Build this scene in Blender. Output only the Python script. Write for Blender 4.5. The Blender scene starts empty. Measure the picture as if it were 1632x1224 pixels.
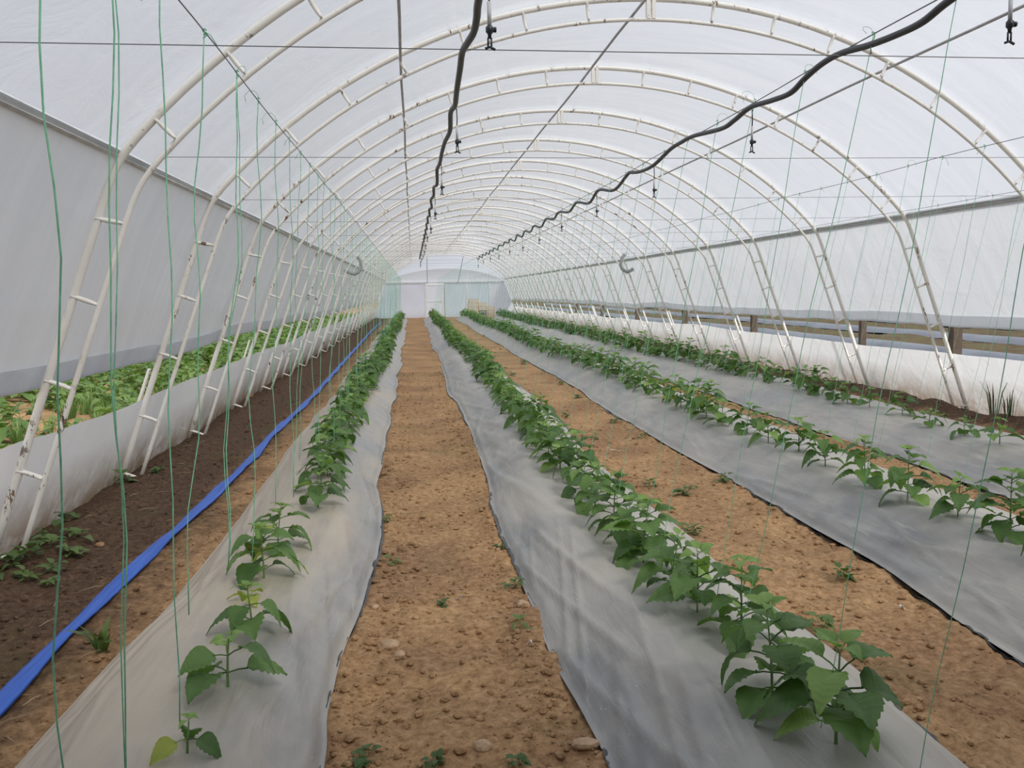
import bpy, math, random
import numpy as np
from mathutils import Matrix, Vector

# ------------------------------------------------------------------ camera
SC = bpy.context.scene
COL = SC.collection
F_PX, YAW, PITCH, ROLL, CAM_H = 1411.06, 0.109785, 0.104057, -0.0170874, 1.6
cam_d = bpy.data.cameras.new('camera'); cam_o = bpy.data.objects.new('camera', cam_d); COL.objects.link(cam_o)
cam_d.sensor_width = 36.0; cam_d.lens = F_PX / 1632 * 36.0; cam_d.clip_end = 500
fwd = Vector((math.sin(YAW) * math.cos(PITCH), math.cos(YAW) * math.cos(PITCH), -math.sin(PITCH)))
rgt = Vector((math.cos(YAW), -math.sin(YAW), 0)); upv = rgt.cross(fwd)
cr, sr = math.cos(ROLL), math.sin(ROLL)
r2 = rgt * cr + upv * sr; u2 = upv * cr - rgt * sr
cam_o.matrix_world = Matrix(((r2.x, u2.x, -fwd.x, 0), (r2.y, u2.y, -fwd.y, 0), (r2.z, u2.z, -fwd.z, CAM_H), (0, 0, 0, 1)))
SC.camera = cam_o

# ------------------------------------------------------------------ sky, sun, exposure
world = bpy.data.worlds.new('overcast_sky'); SC.world = world; world.use_nodes = True
bg = world.node_tree.nodes['Background']
bg.inputs['Color'].default_value = (0.87, 0.92, 1.0, 1); bg.inputs['Strength'].default_value = 0.76
sun_d = bpy.data.lights.new('sun_through_cloud', 'SUN'); sun_o = bpy.data.objects.new('sun_through_cloud', sun_d); COL.objects.link(sun_o)
sun_d.energy = 3.7; sun_d.angle = math.radians(14); sun_d.color = (1.0, 0.96, 0.90)
sun_o.location = (30, -10, 40)
sun_o.rotation_euler = Vector((-0.36, 0.64, -0.68)).to_track_quat('-Z', 'Y').to_euler()
vs = SC.view_settings
vs.view_transform = 'Standard'; vs.look = 'None'; vs.gamma = 1.0; vs.use_curve_mapping = False; vs.exposure = 0.0
SC.cycles.max_bounces = 10; SC.cycles.diffuse_bounces = 6; SC.cycles.transparent_max_bounces = 16
SC.cycles.caustics_reflective = False; SC.cycles.caustics_refractive = False

rng = random.Random(7)
nr = np.random.RandomState(11)

# ------------------------------------------------------------------ helpers
def setp(o, label=None, cat=None, group=None, kind=None):
    if label: o['label'] = label
    if cat: o['category'] = cat
    if group: o['group'] = group
    if kind: o['kind'] = kind
    return o

def link(name, data, parent=None, loc=None):
    o = bpy.data.objects.new(name, data); COL.objects.link(o)
    if parent is not None: o.parent = parent
    if loc is not None: o.location = loc
    return o

def empty(name, loc=(0, 0, 0)):
    o = link(name, None, None, loc); o.empty_display_size = 0.1
    return o

class MB:
    """collects vertices and faces of one mesh"""
    def __init__(s): s.v = []; s.f = []; s.mi = []
    def add(s, vs_, fs, mi=0):
        n = len(s.v); s.v.extend([tuple(p) for p in vs_]); s.f.extend([tuple(i + n for i in f) for f in fs]); s.mi.extend([mi] * len(fs))
    def box(s, c, d, rot=None, mi=0):
        x, y, z = d[0] / 2, d[1] / 2, d[2] / 2
        vs_ = [Vector((a * x, b * y, e * z)) for a in (-1, 1) for b in (-1, 1) for e in (-1, 1)]
        if rot is not None: vs_ = [rot @ p for p in vs_]
        vs_ = [p + Vector(c) for p in vs_]
        s.add(vs_, [(0, 1, 3, 2), (4, 6, 7, 5), (0, 4, 5, 1), (2, 3, 7, 6), (0, 2, 6, 4), (1, 5, 7, 3)], mi)
    def tube(s, pts, rad, n=8, cap=True, mi=0, flat=None):
        pts = [Vector(p) for p in pts]; m = len(pts)
        rads = rad if isinstance(rad, (list, tuple)) else [rad] * m
        t0 = (pts[1] - pts[0]).normalized()
        ref = Vector((0, 1, 0)) if abs(t0.y) < 0.9 else Vector((0, 0, 1))
        u = (ref - t0 * ref.dot(t0)).normalized()
        vs_ = []
        for i, p in enumerate(pts):
            t = (pts[min(i + 1, m - 1)] - pts[max(i - 1, 0)]).normalized()
            u = (u - t * u.dot(t))
            u = u.normalized() if u.length > 1e-6 else t.orthogonal().normalized()
            w = t.cross(u)
            a, b = (rads[i], rads[i]) if not isinstance(rads[i], tuple) else rads[i]
            for k in range(n):
                an = 2 * math.pi * k / n
                vs_.append(p + u * (a * math.cos(an)) + w * (b * math.sin(an)))
        fs = [(i * n + k, i * n + (k + 1) % n, (i + 1) * n + (k + 1) % n, (i + 1) * n + k) for i in range(m - 1) for k in range(n)]
        if cap: fs += [tuple(range(n))[::-1], tuple(range((m - 1) * n, m * n))]
        s.add(vs_, fs, mi)
    def mesh(s, name, mats, smooth=True):
        me = bpy.data.meshes.new(name); me.from_pydata(s.v, [], s.f)
        for m in (mats if isinstance(mats, (list, tuple)) else [mats]): me.materials.append(m)
        if any(s.mi): me.polygons.foreach_set('material_index', s.mi)
        if smooth: me.polygons.foreach_set('use_smooth', [True] * len(me.polygons))
        me.update(); return me
    def build(s, name, mats, parent=None, smooth=True, loc=None):
        return link(name, s.mesh(name, mats, smooth), parent, loc)

def grid_mesh(name, P, mat, smooth=True):
    """P: (rows, cols, 3) array"""
    r, c = P.shape[:2]
    me = bpy.data.meshes.new(name)
    idx = np.arange(r * c).reshape(r, c)
    q = np.stack([idx[:-1, :-1], idx[:-1, 1:], idx[1:, 1:], idx[1:, :-1]], -1).reshape(-1, 4)
    me.vertices.add(r * c); me.vertices.foreach_set('co', P.reshape(-1).astype(np.float32))
    me.loops.add(q.size); me.loops.foreach_set('vertex_index', q.reshape(-1).astype(np.int32))
    me.polygons.add(len(q)); me.polygons.foreach_set('loop_start', (np.arange(len(q)) * 4).astype(np.int32))
    me.update(calc_edges=True); me.validate()
    if smooth: me.polygons.foreach_set('use_smooth', np.ones(len(me.polygons), dtype=bool))
    me.materials.append(mat); me.update()
    return me

def h2(ix, iy, seed):
    n = (ix.astype(np.int64) * 374761393 + iy.astype(np.int64) * 668265263 + seed * 982451653) & 0xffffffff
    n = ((n ^ (n >> 13)) * 1274126177) & 0xffffffff
    n = n ^ (n >> 16)
    return (n & 0xffff) / 65535.0

def vn(x, y, seed=0):
    x = np.asarray(x, float); y = np.asarray(y, float)
    x, y = np.broadcast_arrays(x, y)
    ix = np.floor(x); iy = np.floor(y); fx = x - ix; fy = y - iy
    fx = fx * fx * (3 - 2 * fx); fy = fy * fy * (3 - 2 * fy)
    a = h2(ix, iy, seed); b = h2(ix + 1, iy, seed); c = h2(ix, iy + 1, seed); d = h2(ix + 1, iy + 1, seed)
    return (a + (b - a) * fx) * (1 - fy) + (c + (d - c) * fx) * fy - 0.5

def sstep(a, b, x):
    t = np.clip((x - a) / (b - a), 0, 1); return t * t * (3 - 2 * t)

ORD = ['first', 'second', 'third', 'fourth', 'fifth', 'sixth', 'seventh', 'eighth', 'ninth', 'tenth', 'eleventh', 'twelfth', 'thirteenth',
       'fourteenth', 'fifteenth', 'sixteenth', 'seventeenth', 'eighteenth', 'nineteenth', 'twentieth', 'twenty-first', 'twenty-second',
       'twenty-third', 'twenty-fourth', 'twenty-fifth']

# ------------------------------------------------------------------ materials
class NT:
    def __init__(s, name):
        s.m = bpy.data.materials.new(name); s.m.use_nodes = True
        s.t = s.m.node_tree; s.t.nodes.clear(); s.out = s.t.nodes.new('ShaderNodeOutputMaterial')
    def n(s, typ, **kw):
        nd = s.t.nodes.new('ShaderNode' + typ)
        for k, v in kw.items():
            if k.startswith('_'): setattr(nd, k[1:], v)
            else:
                k = k.replace('_', ' ')
                nd.inputs[k].default_value = v
        return nd
    def l(s, a, b): s.t.links.new(a, b)
    def coord(s, kind='Object', scale=(1, 1, 1)):
        if kind == 'Position': o = s.n('NewGeometry').outputs['Position']
        else: o = s.n('TexCoord').outputs[kind]
        mp = s.n('Mapping'); mp.inputs['Scale'].default_value = scale; s.l(o, mp.inputs['Vector']); return mp.outputs[0]
    def noise(s, vec, scale, detail=4, rough=0.55, dist=0.0):
        nd = s.n('TexNoise'); nd.inputs['Scale'].default_value = scale; nd.inputs['Detail'].default_value = detail
        nd.inputs['Roughness'].default_value = rough; nd.inputs['Distortion'].default_value = dist
        s.l(vec, nd.inputs['Vector']); return nd.outputs['Fac']
    def ramp(s, fac, stops):
        r = s.n('ValToRGB'); e = r.color_ramp.elements
        while len(e) < len(stops): e.new(0.5)
        for el, (p, c) in zip(e, stops):
            el.position = p; el.color = c if len(c) == 4 else (*c, 1)
        s.l(fac, r.inputs[0]); return r.outputs[0]
    def mixc(s, fac, a, b, typ='MIX'):
        m = s.n('Mix', _data_type='RGBA', _blend_type=typ)
        for sock, v in ((m.inputs[0], fac), (m.inputs[6], a), (m.inputs[7], b)):
            if isinstance(v, (int, float)): sock.default_value = v
            elif isinstance(v, tuple): sock.default_value = v if len(v) == 4 else (*v, 1)
            else: s.l(v, sock)
        return m.outputs[2]
    def bump(s, h, strength, dist=0.02, normal=None):
        b = s.n('Bump'); b.inputs['Strength'].default_value = strength; b.inputs['Distance'].default_value = dist
        s.l(h, b.inputs['Height'])
        if normal is not None: s.l(normal, b.inputs['Normal'])
        return b.outputs[0]
    def princ(s, col, rough=0.6, normal=None, metal=0.0, spec=0.5):
        p = s.n('BsdfPrincipled'); p.inputs['Metallic'].default_value = metal; p.inputs['Specular IOR Level'].default_value = spec
        for nm, v in (('Base Color', col), ('Roughness', rough)):
            if isinstance(v, tuple): p.inputs[nm].default_value = v if len(v) == 4 else (*v, 1)
            elif isinstance(v, (int, float)): p.inputs[nm].default_value = v
            else: s.l(v, p.inputs[nm])
        if normal is not None: s.l(normal, p.inputs['Normal'])
        return p.outputs[0]
    def done(s, sh): s.l(sh, s.out.inputs['Surface']); return s.m

def film_mat(name, col_a, col_b, transl=0.72, clear=0.05, gloss=0.5, streak=(0.5, 3.0, 0.5), wrinkle=0.25, grime=None):
    t = NT(name); v = t.coord('Position')
    n1 = t.noise(t.coord('Position', streak), 1.3, 5, 0.6, 0.6)
    col = t.ramp(n1, [(0.25, col_a), (0.75, col_b)])
    if grime:
        z = t.n('SeparateXYZ'); t.l(t.n('NewGeometry').outputs['Position'], z.inputs[0])
        mr = t.n('MapRange'); mr.inputs['From Min'].default_value = 0.50; mr.inputs['From Max'].default_value = 0.03
        t.l(z.outputs['Z'], mr.inputs['Value'])
        g = t.n('Math', _operation='MULTIPLY'); t.l(mr.outputs[0], g.inputs[0])
        t.l(t.ramp(t.noise(v, 4.0, 5, 0.7), [(0.3, (0.4, 0.4, 0.4)), (0.55, (1, 1, 1))]), g.inputs[1])
        col = t.mixc(g.outputs[0], col, grime)
    b = t.bump(t.noise(t.coord('Position', (1, 1, 1)), 2.3, 6, 0.62, 1.5), wrinkle, 0.05)
    tr = t.n('BsdfTranslucent'); df = t.n('BsdfDiffuse'); cl = t.n('BsdfTransparent'); gl = t.n('BsdfGlossy')
    gl.inputs['Roughness'].default_value = 0.16
    for nd in (tr, df): t.l(col, nd.inputs['Color']); t.l(b, nd.inputs['Normal'])
    t.l(b, gl.inputs['Normal'])
    m1 = t.n('MixShader'); m1.inputs[0].default_value = transl; t.l(df.outputs[0], m1.inputs[1]); t.l(tr.outputs[0], m1.inputs[2])
    m2 = t.n('MixShader'); m2.inputs[0].default_value = clear; t.l(m1.outputs[0], m2.inputs[1]); t.l(cl.outputs[0], m2.inputs[2])
    lw = t.n('LayerWeight'); lw.inputs['Blend'].default_value = 0.5
    pw = t.n('Math', _operation='POWER'); t.l(lw.outputs['Facing'], pw.inputs[0]); pw.inputs[1].default_value = 4.0
    mu = t.n('Math', _operation='MULTIPLY_ADD'); t.l(pw.outputs[0], mu.inputs[0]); mu.inputs[1].default_value = gloss; mu.inputs[2].default_value = 0.035
    m3 = t.n('MixShader'); t.l(mu.outputs[0], m3.inputs[0]); t.l(m2.outputs[0], m3.inputs[1]); t.l(gl.outputs[0], m3.inputs[2])
    return t.done(m3.outputs[0])

M = {}
M['roof'] = film_mat('roof_film', (0.74, 0.765, 0.83), (0.85, 0.87, 0.925), 0.67, 0.42, 0.5)
M['curtain'] = film_mat('curtain_film', (0.73, 0.76, 0.80), (0.82, 0.845, 0.885), 0.60, 0.03, 0.4, (0.4, 3.0, 0.4), 0.35)
M['skirt'] = film_mat('skirt_film', (0.88, 0.88, 0.89), (0.95, 0.95, 0.95), 0.66, 0.02, 0.5, (0.6, 1.5, 1), 0.5, grime=(0.34, 0.25, 0.17))
M['gable'] = film_mat('gable_film', (0.80, 0.82, 0.86), (0.88, 0.89, 0.92), 0.55, 0.0, 0.3)
M['gable_blue'] = film_mat('bluish_panel_film', (0.66, 0.74, 0.80), (0.76, 0.82, 0.87), 0.5, 0.0, 0.3)
M['gable_lav'] = film_mat('lavender_panel_film', (0.74, 0.74, 0.82), (0.82, 0.82, 0.88), 0.5, 0.0, 0.3)

def painted_steel():
    t = NT('cream_painted_steel'); v = t.coord('Position')
    base = t.ramp(t.noise(v, 6, 3), [(0.3, (0.84, 0.81, 0.74)), (0.7, (0.90, 0.885, 0.84))])
    chips = t.ramp(t.noise(t.coord('Position', (1, 1, 0.45)), 17, 6, 0.72), [(0.575, (0, 0, 0)), (0.605, (1, 1, 1))])
    big = t.ramp(t.noise(v, 1.7, 3), [(0.46, (0, 0, 0)), (0.58, (1, 1, 1))])
    mk = t.mixc(1.0, chips, big, 'MULTIPLY')
    rust = t.ramp(t.noise(v, 40, 3), [(0.35, (0.055, 0.045, 0.04)), (0.65, (0.26, 0.13, 0.06))])
    return t.done(t.princ(t.mixc(mk, base, rust), 0.5))
M['steel'] = painted_steel()
def plain(name, col, rough=0.6, metal=0.0, var=0.12, sc=9.0, spec=0.5):
    t = NT(name); v = t.coord('Object')
    lo = tuple(c * (1 - var) for c in col); hi = tuple(min(1, c * (1 + var)) for c in col)
    return t.done(t.princ(t.ramp(t.noise(v, sc, 4), [(0.3, lo), (0.7, hi)]), rough, None, metal, spec))
M['galv'] = plain('galvanised_pipe', (0.42, 0.42, 0.43), 0.45, 0.25, 0.2)
M['rail'] = plain('aluminium_rail', (0.55, 0.55, 0.54), 0.5, 0.2, 0.2)
M['wire'] = plain('grey_wire', (0.22, 0.22, 0.23), 0.5, 0.3)
M['blackhose'] = plain('black_polythene', (0.045, 0.048, 0.055), 0.45)
M['drop'] = plain('white_drop_tube', (0.62, 0.62, 0.64), 0.5)
M['nozzle'] = plain('dark_nozzle_plastic', (0.03, 0.04, 0.045), 0.4)
M['twine'] = plain('green_twine', (0.24, 0.60, 0.37), 0.7, 0, 0.25, 30)
M['duct'] = plain('grey_flexible_pipe', (0.33, 0.34, 0.34), 0.6)
M['stake'] = plain('white_painted_wood', (0.86, 0.84, 0.76), 0.6)
M['post'] = plain('dark_weathered_wood', (0.12, 0.085, 0.065), 0.85, 0, 0.35)
M['crate'] = plain('pale_crate_wood', (0.66, 0.53, 0.38), 0.75, 0, 0.2, 5)
M['bin'] = plain('dark_green_plastic', (0.05, 0.075, 0.06), 0.5)
M['doorwhite'] = plain('white_frame_paint', (0.84, 0.84, 0.83), 0.5)
M['shade_panel'] = plain('dark_shade_panel', (0.12, 0.125, 0.13), 0.7)  # opaque dark colour so the added front wall blocks light
M['paper'] = plain('white_scrap', (0.75, 0.74, 0.72), 0.7)
M['straw'] = plain('dry_straw', (0.50, 0.40, 0.25), 0.8, 0, 0.3)

def soil_mat(name, outside=False):
    t = NT(name); v = t.coord('Position')
    a = t.noise(v, 1.1, 5, 0.6, 0.4); b = t.noise(v, 26, 6, 0.7); c = t.noise(v, 6.0, 5, 0.65)
    tan = t.ramp(b, [(0.28, (0.22, 0.124, 0.058)), (0.5, (0.45, 0.275, 0.138)), (0.76, (0.64, 0.43, 0.24))])
    brown = t.ramp(b, [(0.28, (0.15, 0.084, 0.044)), (0.52, (0.31, 0.185, 0.100)), (0.78, (0.49, 0.32, 0.185))])
    col = t.mixc(t.ramp(a, [(0.38, (0, 0, 0)), (0.62, (1, 1, 1))]), brown, tan)
    if not outside:
        # darker strips of soil beside the two side walls, trodden pale crust down the middle of the paths
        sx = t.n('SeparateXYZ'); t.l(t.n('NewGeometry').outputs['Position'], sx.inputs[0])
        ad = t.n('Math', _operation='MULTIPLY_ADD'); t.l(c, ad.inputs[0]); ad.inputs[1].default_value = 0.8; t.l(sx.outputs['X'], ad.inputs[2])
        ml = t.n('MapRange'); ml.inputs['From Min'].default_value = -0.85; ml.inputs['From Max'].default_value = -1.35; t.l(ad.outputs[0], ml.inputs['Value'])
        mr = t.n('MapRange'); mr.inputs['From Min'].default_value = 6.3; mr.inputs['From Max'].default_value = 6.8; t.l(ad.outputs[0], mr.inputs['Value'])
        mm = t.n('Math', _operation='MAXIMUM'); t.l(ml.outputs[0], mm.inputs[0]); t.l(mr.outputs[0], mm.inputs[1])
        dark_soil = t.ramp(b, [(0.28, (0.048, 0.029, 0.019)), (0.52, (0.100, 0.061, 0.039)), (0.78, (0.21, 0.135, 0.088))])
        col = t.mixc(mm.outputs[0], col, dark_soil)
        gm = t.ramp(t.noise(v, 0.9, 3, 0.6, 0.5), [(0.56, (0, 0, 0)), (0.72, (1, 1, 1))])
        col = t.mixc(t.mixc(1.0, gm, (0.35, 0.35, 0.35), 'MULTIPLY'), col, (0.10, 0.11, 0.045))
    else:
        gm = t.ramp(t.noise(v, 0.8, 5, 0.7, 0.5), [(0.48, (0, 0, 0)), (0.62, (1, 1, 1))])
        col = t.mixc(t.mixc(1.0, gm, (0.7, 0.7, 0.7), 'MULTIPLY'), col, (0.21, 0.19, 0.08))
    bp = t.bump(b, 0.55, 0.02, t.bump(t.noise(v, 90, 4, 0.7), 0.35, 0.006))
    return t.done(t.princ(col, 0.95, bp, 0, 0.15))
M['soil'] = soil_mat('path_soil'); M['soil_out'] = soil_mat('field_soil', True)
def dry_field():
    t = NT('dry_weedy_field'); v = t.coord('Position')
    col = t.ramp(t.noise(v, 1.6, 6, 0.7, 0.6), [(0.32, (0.085, 0.062, 0.042)), (0.5, (0.15, 0.115, 0.07)), (0.6, (0.13, 0.125, 0.06)), (0.78, (0.24, 0.19, 0.12))])
    return t.done(t.princ(col, 0.95, t.bump(t.noise(v, 8, 5, 0.7), 0.8, 0.08), 0, 0.1))
M['dry_field'] = dry_field()
def clod_mat():
    t = NT('clod_soil'); v = t.coord('Position')
    col = t.ramp(t.noise(v, 9, 5, 0.7), [(0.3, (0.19, 0.108, 0.058)), (0.5, (0.36, 0.22, 0.125)), (0.75, (0.52, 0.35, 0.21))])
    return t.done(t.princ(col, 0.95, t.bump(t.noise(v, 70, 4), 0.4, 0.01), 0, 0.15))
M['clod'] = clod_mat()
M['stone'] = plain('pale_stone', (0.46, 0.32, 0.20), 0.85, 0, 0.3, 20)

def mulch_mat(name, dust, xl, xr):
    t = NT(name); v = t.coord('Position')
    grey = t.ramp(t.noise(v, 3, 5, 0.6), [(0.3, (0.205, 0.206, 0.210)), (0.7, (0.315, 0.312, 0.305))])
    # pale scuffs and scratches drawn out along the bed
    st = t.ramp(t.noise(t.coord('Position', (30, 2.2, 8)), 1.0, 5, 0.65, 0.4), [(0.60, (0, 0, 0)), (0.74, (1, 1, 1))])
    col = t.mixc(t.mixc(1.0, st, (0.55, 0.55, 0.55), 'MULTIPLY'), grey, (0.52, 0.50, 0.43))
    sp = t.ramp(t.noise(t.coord('Position', (70, 22, 30)), 1.0, 2, 0.5), [(0.72, (0, 0, 0)), (0.76, (1, 1, 1))])
    col = t.mixc(t.mixc(1.0, sp, (0.5, 0.5, 0.5), 'MULTIPLY'), col, (0.56, 0.55, 0.50))
    # settled dust, thicker on the flat top and on the side towards the dug strip
    nz = t.noise(t.coord('Position', (1, 0.35, 1)), 1.5, 6, 0.65, 0.5)
    sx = t.n('SeparateXYZ'); t.l(t.n('NewGeometry').outputs['Position'], sx.inputs[0])
    mr = t.n('MapRange'); mr.inputs['From Min'].default_value = xr; mr.inputs['From Max'].default_value = xl; mr.inputs['To Min'].default_value = -0.10; mr.inputs['To Max'].default_value = 0.10 + 0.12 * dust
    t.l(sx.outputs['X'], mr.inputs['Value']); ad = t.n('Math', _operation='ADD'); t.l(nz, ad.inputs[0]); t.l(mr.outputs[0], ad.inputs[1])
    d = t.ramp(ad.outputs[0], [(0.30, (0, 0, 0)), (0.60, (1, 1, 1))])
    col = t.mixc(t.mixc(1.0, d, (0.72, 0.72, 0.72), 'MULTIPLY'), col, (0.54, 0.46, 0.35) if dust > 1 else (0.53, 0.49, 0.42))
    bp = t.bump(t.noise(t.coord('Position', (14, 1.8, 6)), 1.0, 5, 0.6, 0.8), 0.35, 0.02)
    ro = t.ramp(d, [(0, (0.33, 0.33, 0.33)), (1, (0.50, 0.50, 0.50))])
    return t.done(t.princ(col, ro, bp, 0, 0.5))
MULCH_M = [mulch_mat('dusty_mulch_film', 1.4, -1.3, -0.5), mulch_mat('grey_mulch_film', 0.2, 1.7, 0.55), mulch_mat('grey_mulch_film', 0.2, 3.5, 2.5), mulch_mat('grey_mulch_film', 0.2, 5.5, 4.3)]
M['mulch_dark'] = plain('black_film_edge', (0.05, 0.05, 0.055), 0.4)
M['mulch_out'] = plain('field_mulch_film', (0.17, 0.185, 0.225), 0.45, 0, 0.25, 0.6)
def blue_mat():
    t = NT('blue_layflat'); v = t.coord('Position')
    col = t.ramp(t.noise(t.coord('Position', (60, 2, 10)), 1, 3), [(0.3, (0.018, 0.085, 0.42)), (0.7, (0.045, 0.15, 0.60))])
    mud = t.ramp(t.noise(v, 7, 5, 0.7), [(0.66, (0, 0, 0)), (0.74, (1, 1, 1))])
    return t.done(t.princ(t.mixc(mud, col, (0.13, 0.09, 0.07)), 0.5))
M['blue'] = blue_mat()

def leaf_mat(name, lo, hi, rough=0.5):
    t = NT(name); oi = t.n('ObjectInfo'); v = t.coord('Object')
    nz = t.noise(v, 3.0, 3)
    ad = t.n('Math', _operation='MULTIPLY_ADD'); t.l(oi.outputs['Random'], ad.inputs[0]); ad.inputs[1].default_value = 0.5
    hm = t.n('Math', _operation='MULTIPLY'); t.l(nz, hm.inputs[0]); hm.inputs[1].default_value = 0.5; t.l(hm.outputs[0], ad.inputs[2])
    col = t.ramp(ad.outputs[0], [(0.15, lo), (0.85, hi)])
    wv = t.n('TexWave', _bands_direction='X'); wv.inputs['Scale'].default_value = 3.5; wv.inputs['Distortion'].default_value = 2.5
    t.l(v, wv.inputs['Vector'])
    p = t.princ(col, rough, t.bump(wv.outputs['Fac'], 0.10, 0.02), 0, 0.35)
    tr = t.n('BsdfTranslucent'); t.l(t.mixc(1.0, col, (1.5, 1.7, 0.7), 'MULTIPLY'), tr.inputs['Color'])
    mx = t.n('MixShader'); mx.inputs[0].default_value = 0.30; t.l(p, mx.inputs[1]); t.l(tr.outputs[0], mx.inputs[2])
    return t.done(mx.outputs[0])
M['leaf'] = leaf_mat('mature_leaf', (0.060, 0.125, 0.040), (0.150, 0.260, 0.080))
M['leaf_young'] = leaf_mat('young_leaf', (0.15, 0.27, 0.07), (0.28, 0.41, 0.13))
M['leaf_yellow'] = leaf_mat('yellowing_leaf', (0.26, 0.33, 0.07), (0.38, 0.42, 0.10))
M['leaf_out'] = leaf_mat('field_leaf', (0.09, 0.17, 0.045), (0.22, 0.32, 0.11))
M['weed'] = leaf_mat('weed_leaf', (0.075, 0.135, 0.045), (0.17, 0.25, 0.085))
M['drygrass'] = leaf_mat('dark_dry_stem', (0.06, 0.075, 0.05), (0.12, 0.13, 0.08))
M['stem'] = plain('green_stem', (0.13, 0.24, 0.075), 0.6)

# ------------------------------------------------------------------ tunnel dimensions
CX, R_OUT, R_IN, CZ = 2.14, 5.09, 4.915, -0.97
Y_A, SP, K0, K1 = 5.453, 2.392, -1, 21
Y_END, Y_START = 58.0, -0.4
RAIL_DX, RAIL_Z = 3.775, 2.43
def arch_profile(r, off_leg, foot_z=0.0, nseg=44, nleg=6):
    """points of one chord, left foot to right foot (X, Z)"""
    # straight leg: outer chord foot dx 4.70 at z 0 to dx 3.93 at z 2.10
    k = (4.70 - 3.93) / 2.10
    leg = lambda z: 4.70 - off_leg - k * z
    half = []
    z_b = 2.06 if off_leg <= 0.06 else 1.98
    for i in range(nleg + 1):
        z = foot_z + (z_b - foot_z) * i / nleg
        half.append((leg(z), z))
    a0 = math.asin(3.70 / R_OUT)
    P0 = Vector(half[-1]); P3 = Vector((r * math.sin(a0), CZ + r * math.cos(a0)))
    t0 = Vector((-k, 1)).normalized(); t3 = Vector((-math.cos(a0), math.sin(a0)))
    L = (P3 - P0).length
    P1 = P0 + t0 * L * 0.42; P2 = P3 - t3 * L * 0.42
    for i in range(1, 7):
        s = i / 7
        p = P0 * (1 - s) ** 3 + P1 * 3 * s * (1 - s) ** 2 + P2 * 3 * s * s * (1 - s) + P3 * s ** 3
        half.append((p.x, p.y))
    n2 = nseg // 2
    for i in range(n2 + 1):
        a = a0 * (1 - i / n2); half.append((r * math.sin(a), CZ + r * math.cos(a)))
    left = [(CX - dx, z) for dx, z in half]; right = [(CX + dx, z) for dx, z in half[:-1]][::-1]
    return left + right
def wall_x(z, side, off=0.0):
    dx = 4.70 - (4.70 - 3.93) / 2.10 * z + off
    return CX + side * dx

# bed layout: left edge, right edge, plant line, height
BEDS = [(-1.33, -0.33, -0.72, 0.15), (0.57, 1.70, 1.15, 0.18), (2.55, 3.82, 3.04, 0.20), (4.32, 5.72, 4.95, 0.20)]
def edge(b, side, y):
    base = BEDS[b][side]; y = np.asarray(y, float)
    s = b * 7 + side * 3 + 1
    w = 0.16 * vn(y * 0.35, 0.3, s) + 0.075 * vn(y * 1.1, 1.7, s + 50) + 0.016 * vn(y * 4.0, 2.2, s + 90) / (1 + (y / 12) ** 2)
    return base + w
def ground_z(x, y):
    x = np.asarray(x, float); y = np.asarray(y, float)
    fd = 1 / (1 + (np.maximum(y, 0) / 11) ** 3)        # fine crumbs only where the grid can carry them
    z = 0.035 * vn(x * 1.3, y * 1.3, 1) * (0.08 + 0.92 * fd) + (0.035 * vn(x * 5, y * 5, 2) + 0.030 * vn(x * 14, y * 14, 3) + 0.020 * vn(x * 33, y * 33, 4)) * fd
    for b in range(4):      # soil heaped a little against the sheet edges
        z = z + 0.022 * np.exp(-((x - edge(b, 0, y) + 0.05) / 0.07) ** 2) * (0.6 + vn(y * 3, 0.5, 60 + b)) + 0.022 * np.exp(-((x - edge(b, 1, y) - 0.05) / 0.07) ** 2) * (0.6 + vn(y * 3, 0.9, 70 + b))
    z = z + (0.12 + 0.10 * vn(y * 2.2, 0.1, 9)) * np.exp(-((x - 6.55) / 0.22) ** 2)
    z = z + (0.05 + 0.06 * vn(y * 2.2, 0.4, 12)) * np.exp(-((x + 2.35) / 0.18) ** 2)
    return z

def y_rows(y0, y1, k, dmin):
    r = [y0]
    while r[-1] < y1: r.append(r[-1] + max(dmin, k * max(r[-1], 0)))
    r[-1] = y1
    return np.array(r)

# ------------------------------------------------------------------ floor
ys = np.concatenate([np.linspace(Y_START, 1.4, 40)[:-1], y_rows(1.4, Y_END + 0.3, 0.0085, 0.016)])
xs = np.arange(-2.75, 7.05, 0.026)
Xg, Yg = np.meshgrid(xs, ys)
Zg = ground_z(Xg, Yg)
for b in range(4):
    ins = sstep(0.02, 0.10, Xg - edge(b, 0, Yg)) * sstep(0.02, 0.10, edge(b, 1, Yg) - Xg) * (Yg < 55)
    Zg = Zg * (1 - ins) - 0.05 * ins
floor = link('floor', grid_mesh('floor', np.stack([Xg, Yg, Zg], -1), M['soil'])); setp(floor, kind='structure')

# ground of the fields outside, in one sheet with the tunnel standing on it
def out_ground():
    xo = np.concatenate([np.linspace(-60, -9, 18)[:-1], np.linspace(-9, -2.6, 40)]); xr = np.concatenate([np.linspace(6.9, 30, 60), np.linspace(32, 110, 26)])
    yo = np.concatenate([np.linspace(-30, 0, 10)[:-1], np.linspace(0, 60, 130), np.linspace(64, 170, 25)])
    P = []
    for xx in (xo, xr):
        X, Y = np.meshgrid(xx, yo); Z = 0.10 * vn(X * 0.4, Y * 0.4, 21) + 0.07 * vn(X * 1.7, Y * 1.7, 22) - 0.06
        P.append(np.stack([X, Y, Z], -1))
    a = link('ground', grid_mesh('ground', P[0], M['soil_out'])); setp(a, kind='structure')
    b = link('ground', grid_mesh('ground', P[1], M['dry_field'])); setp(b, kind='structure')
out_ground()

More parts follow.
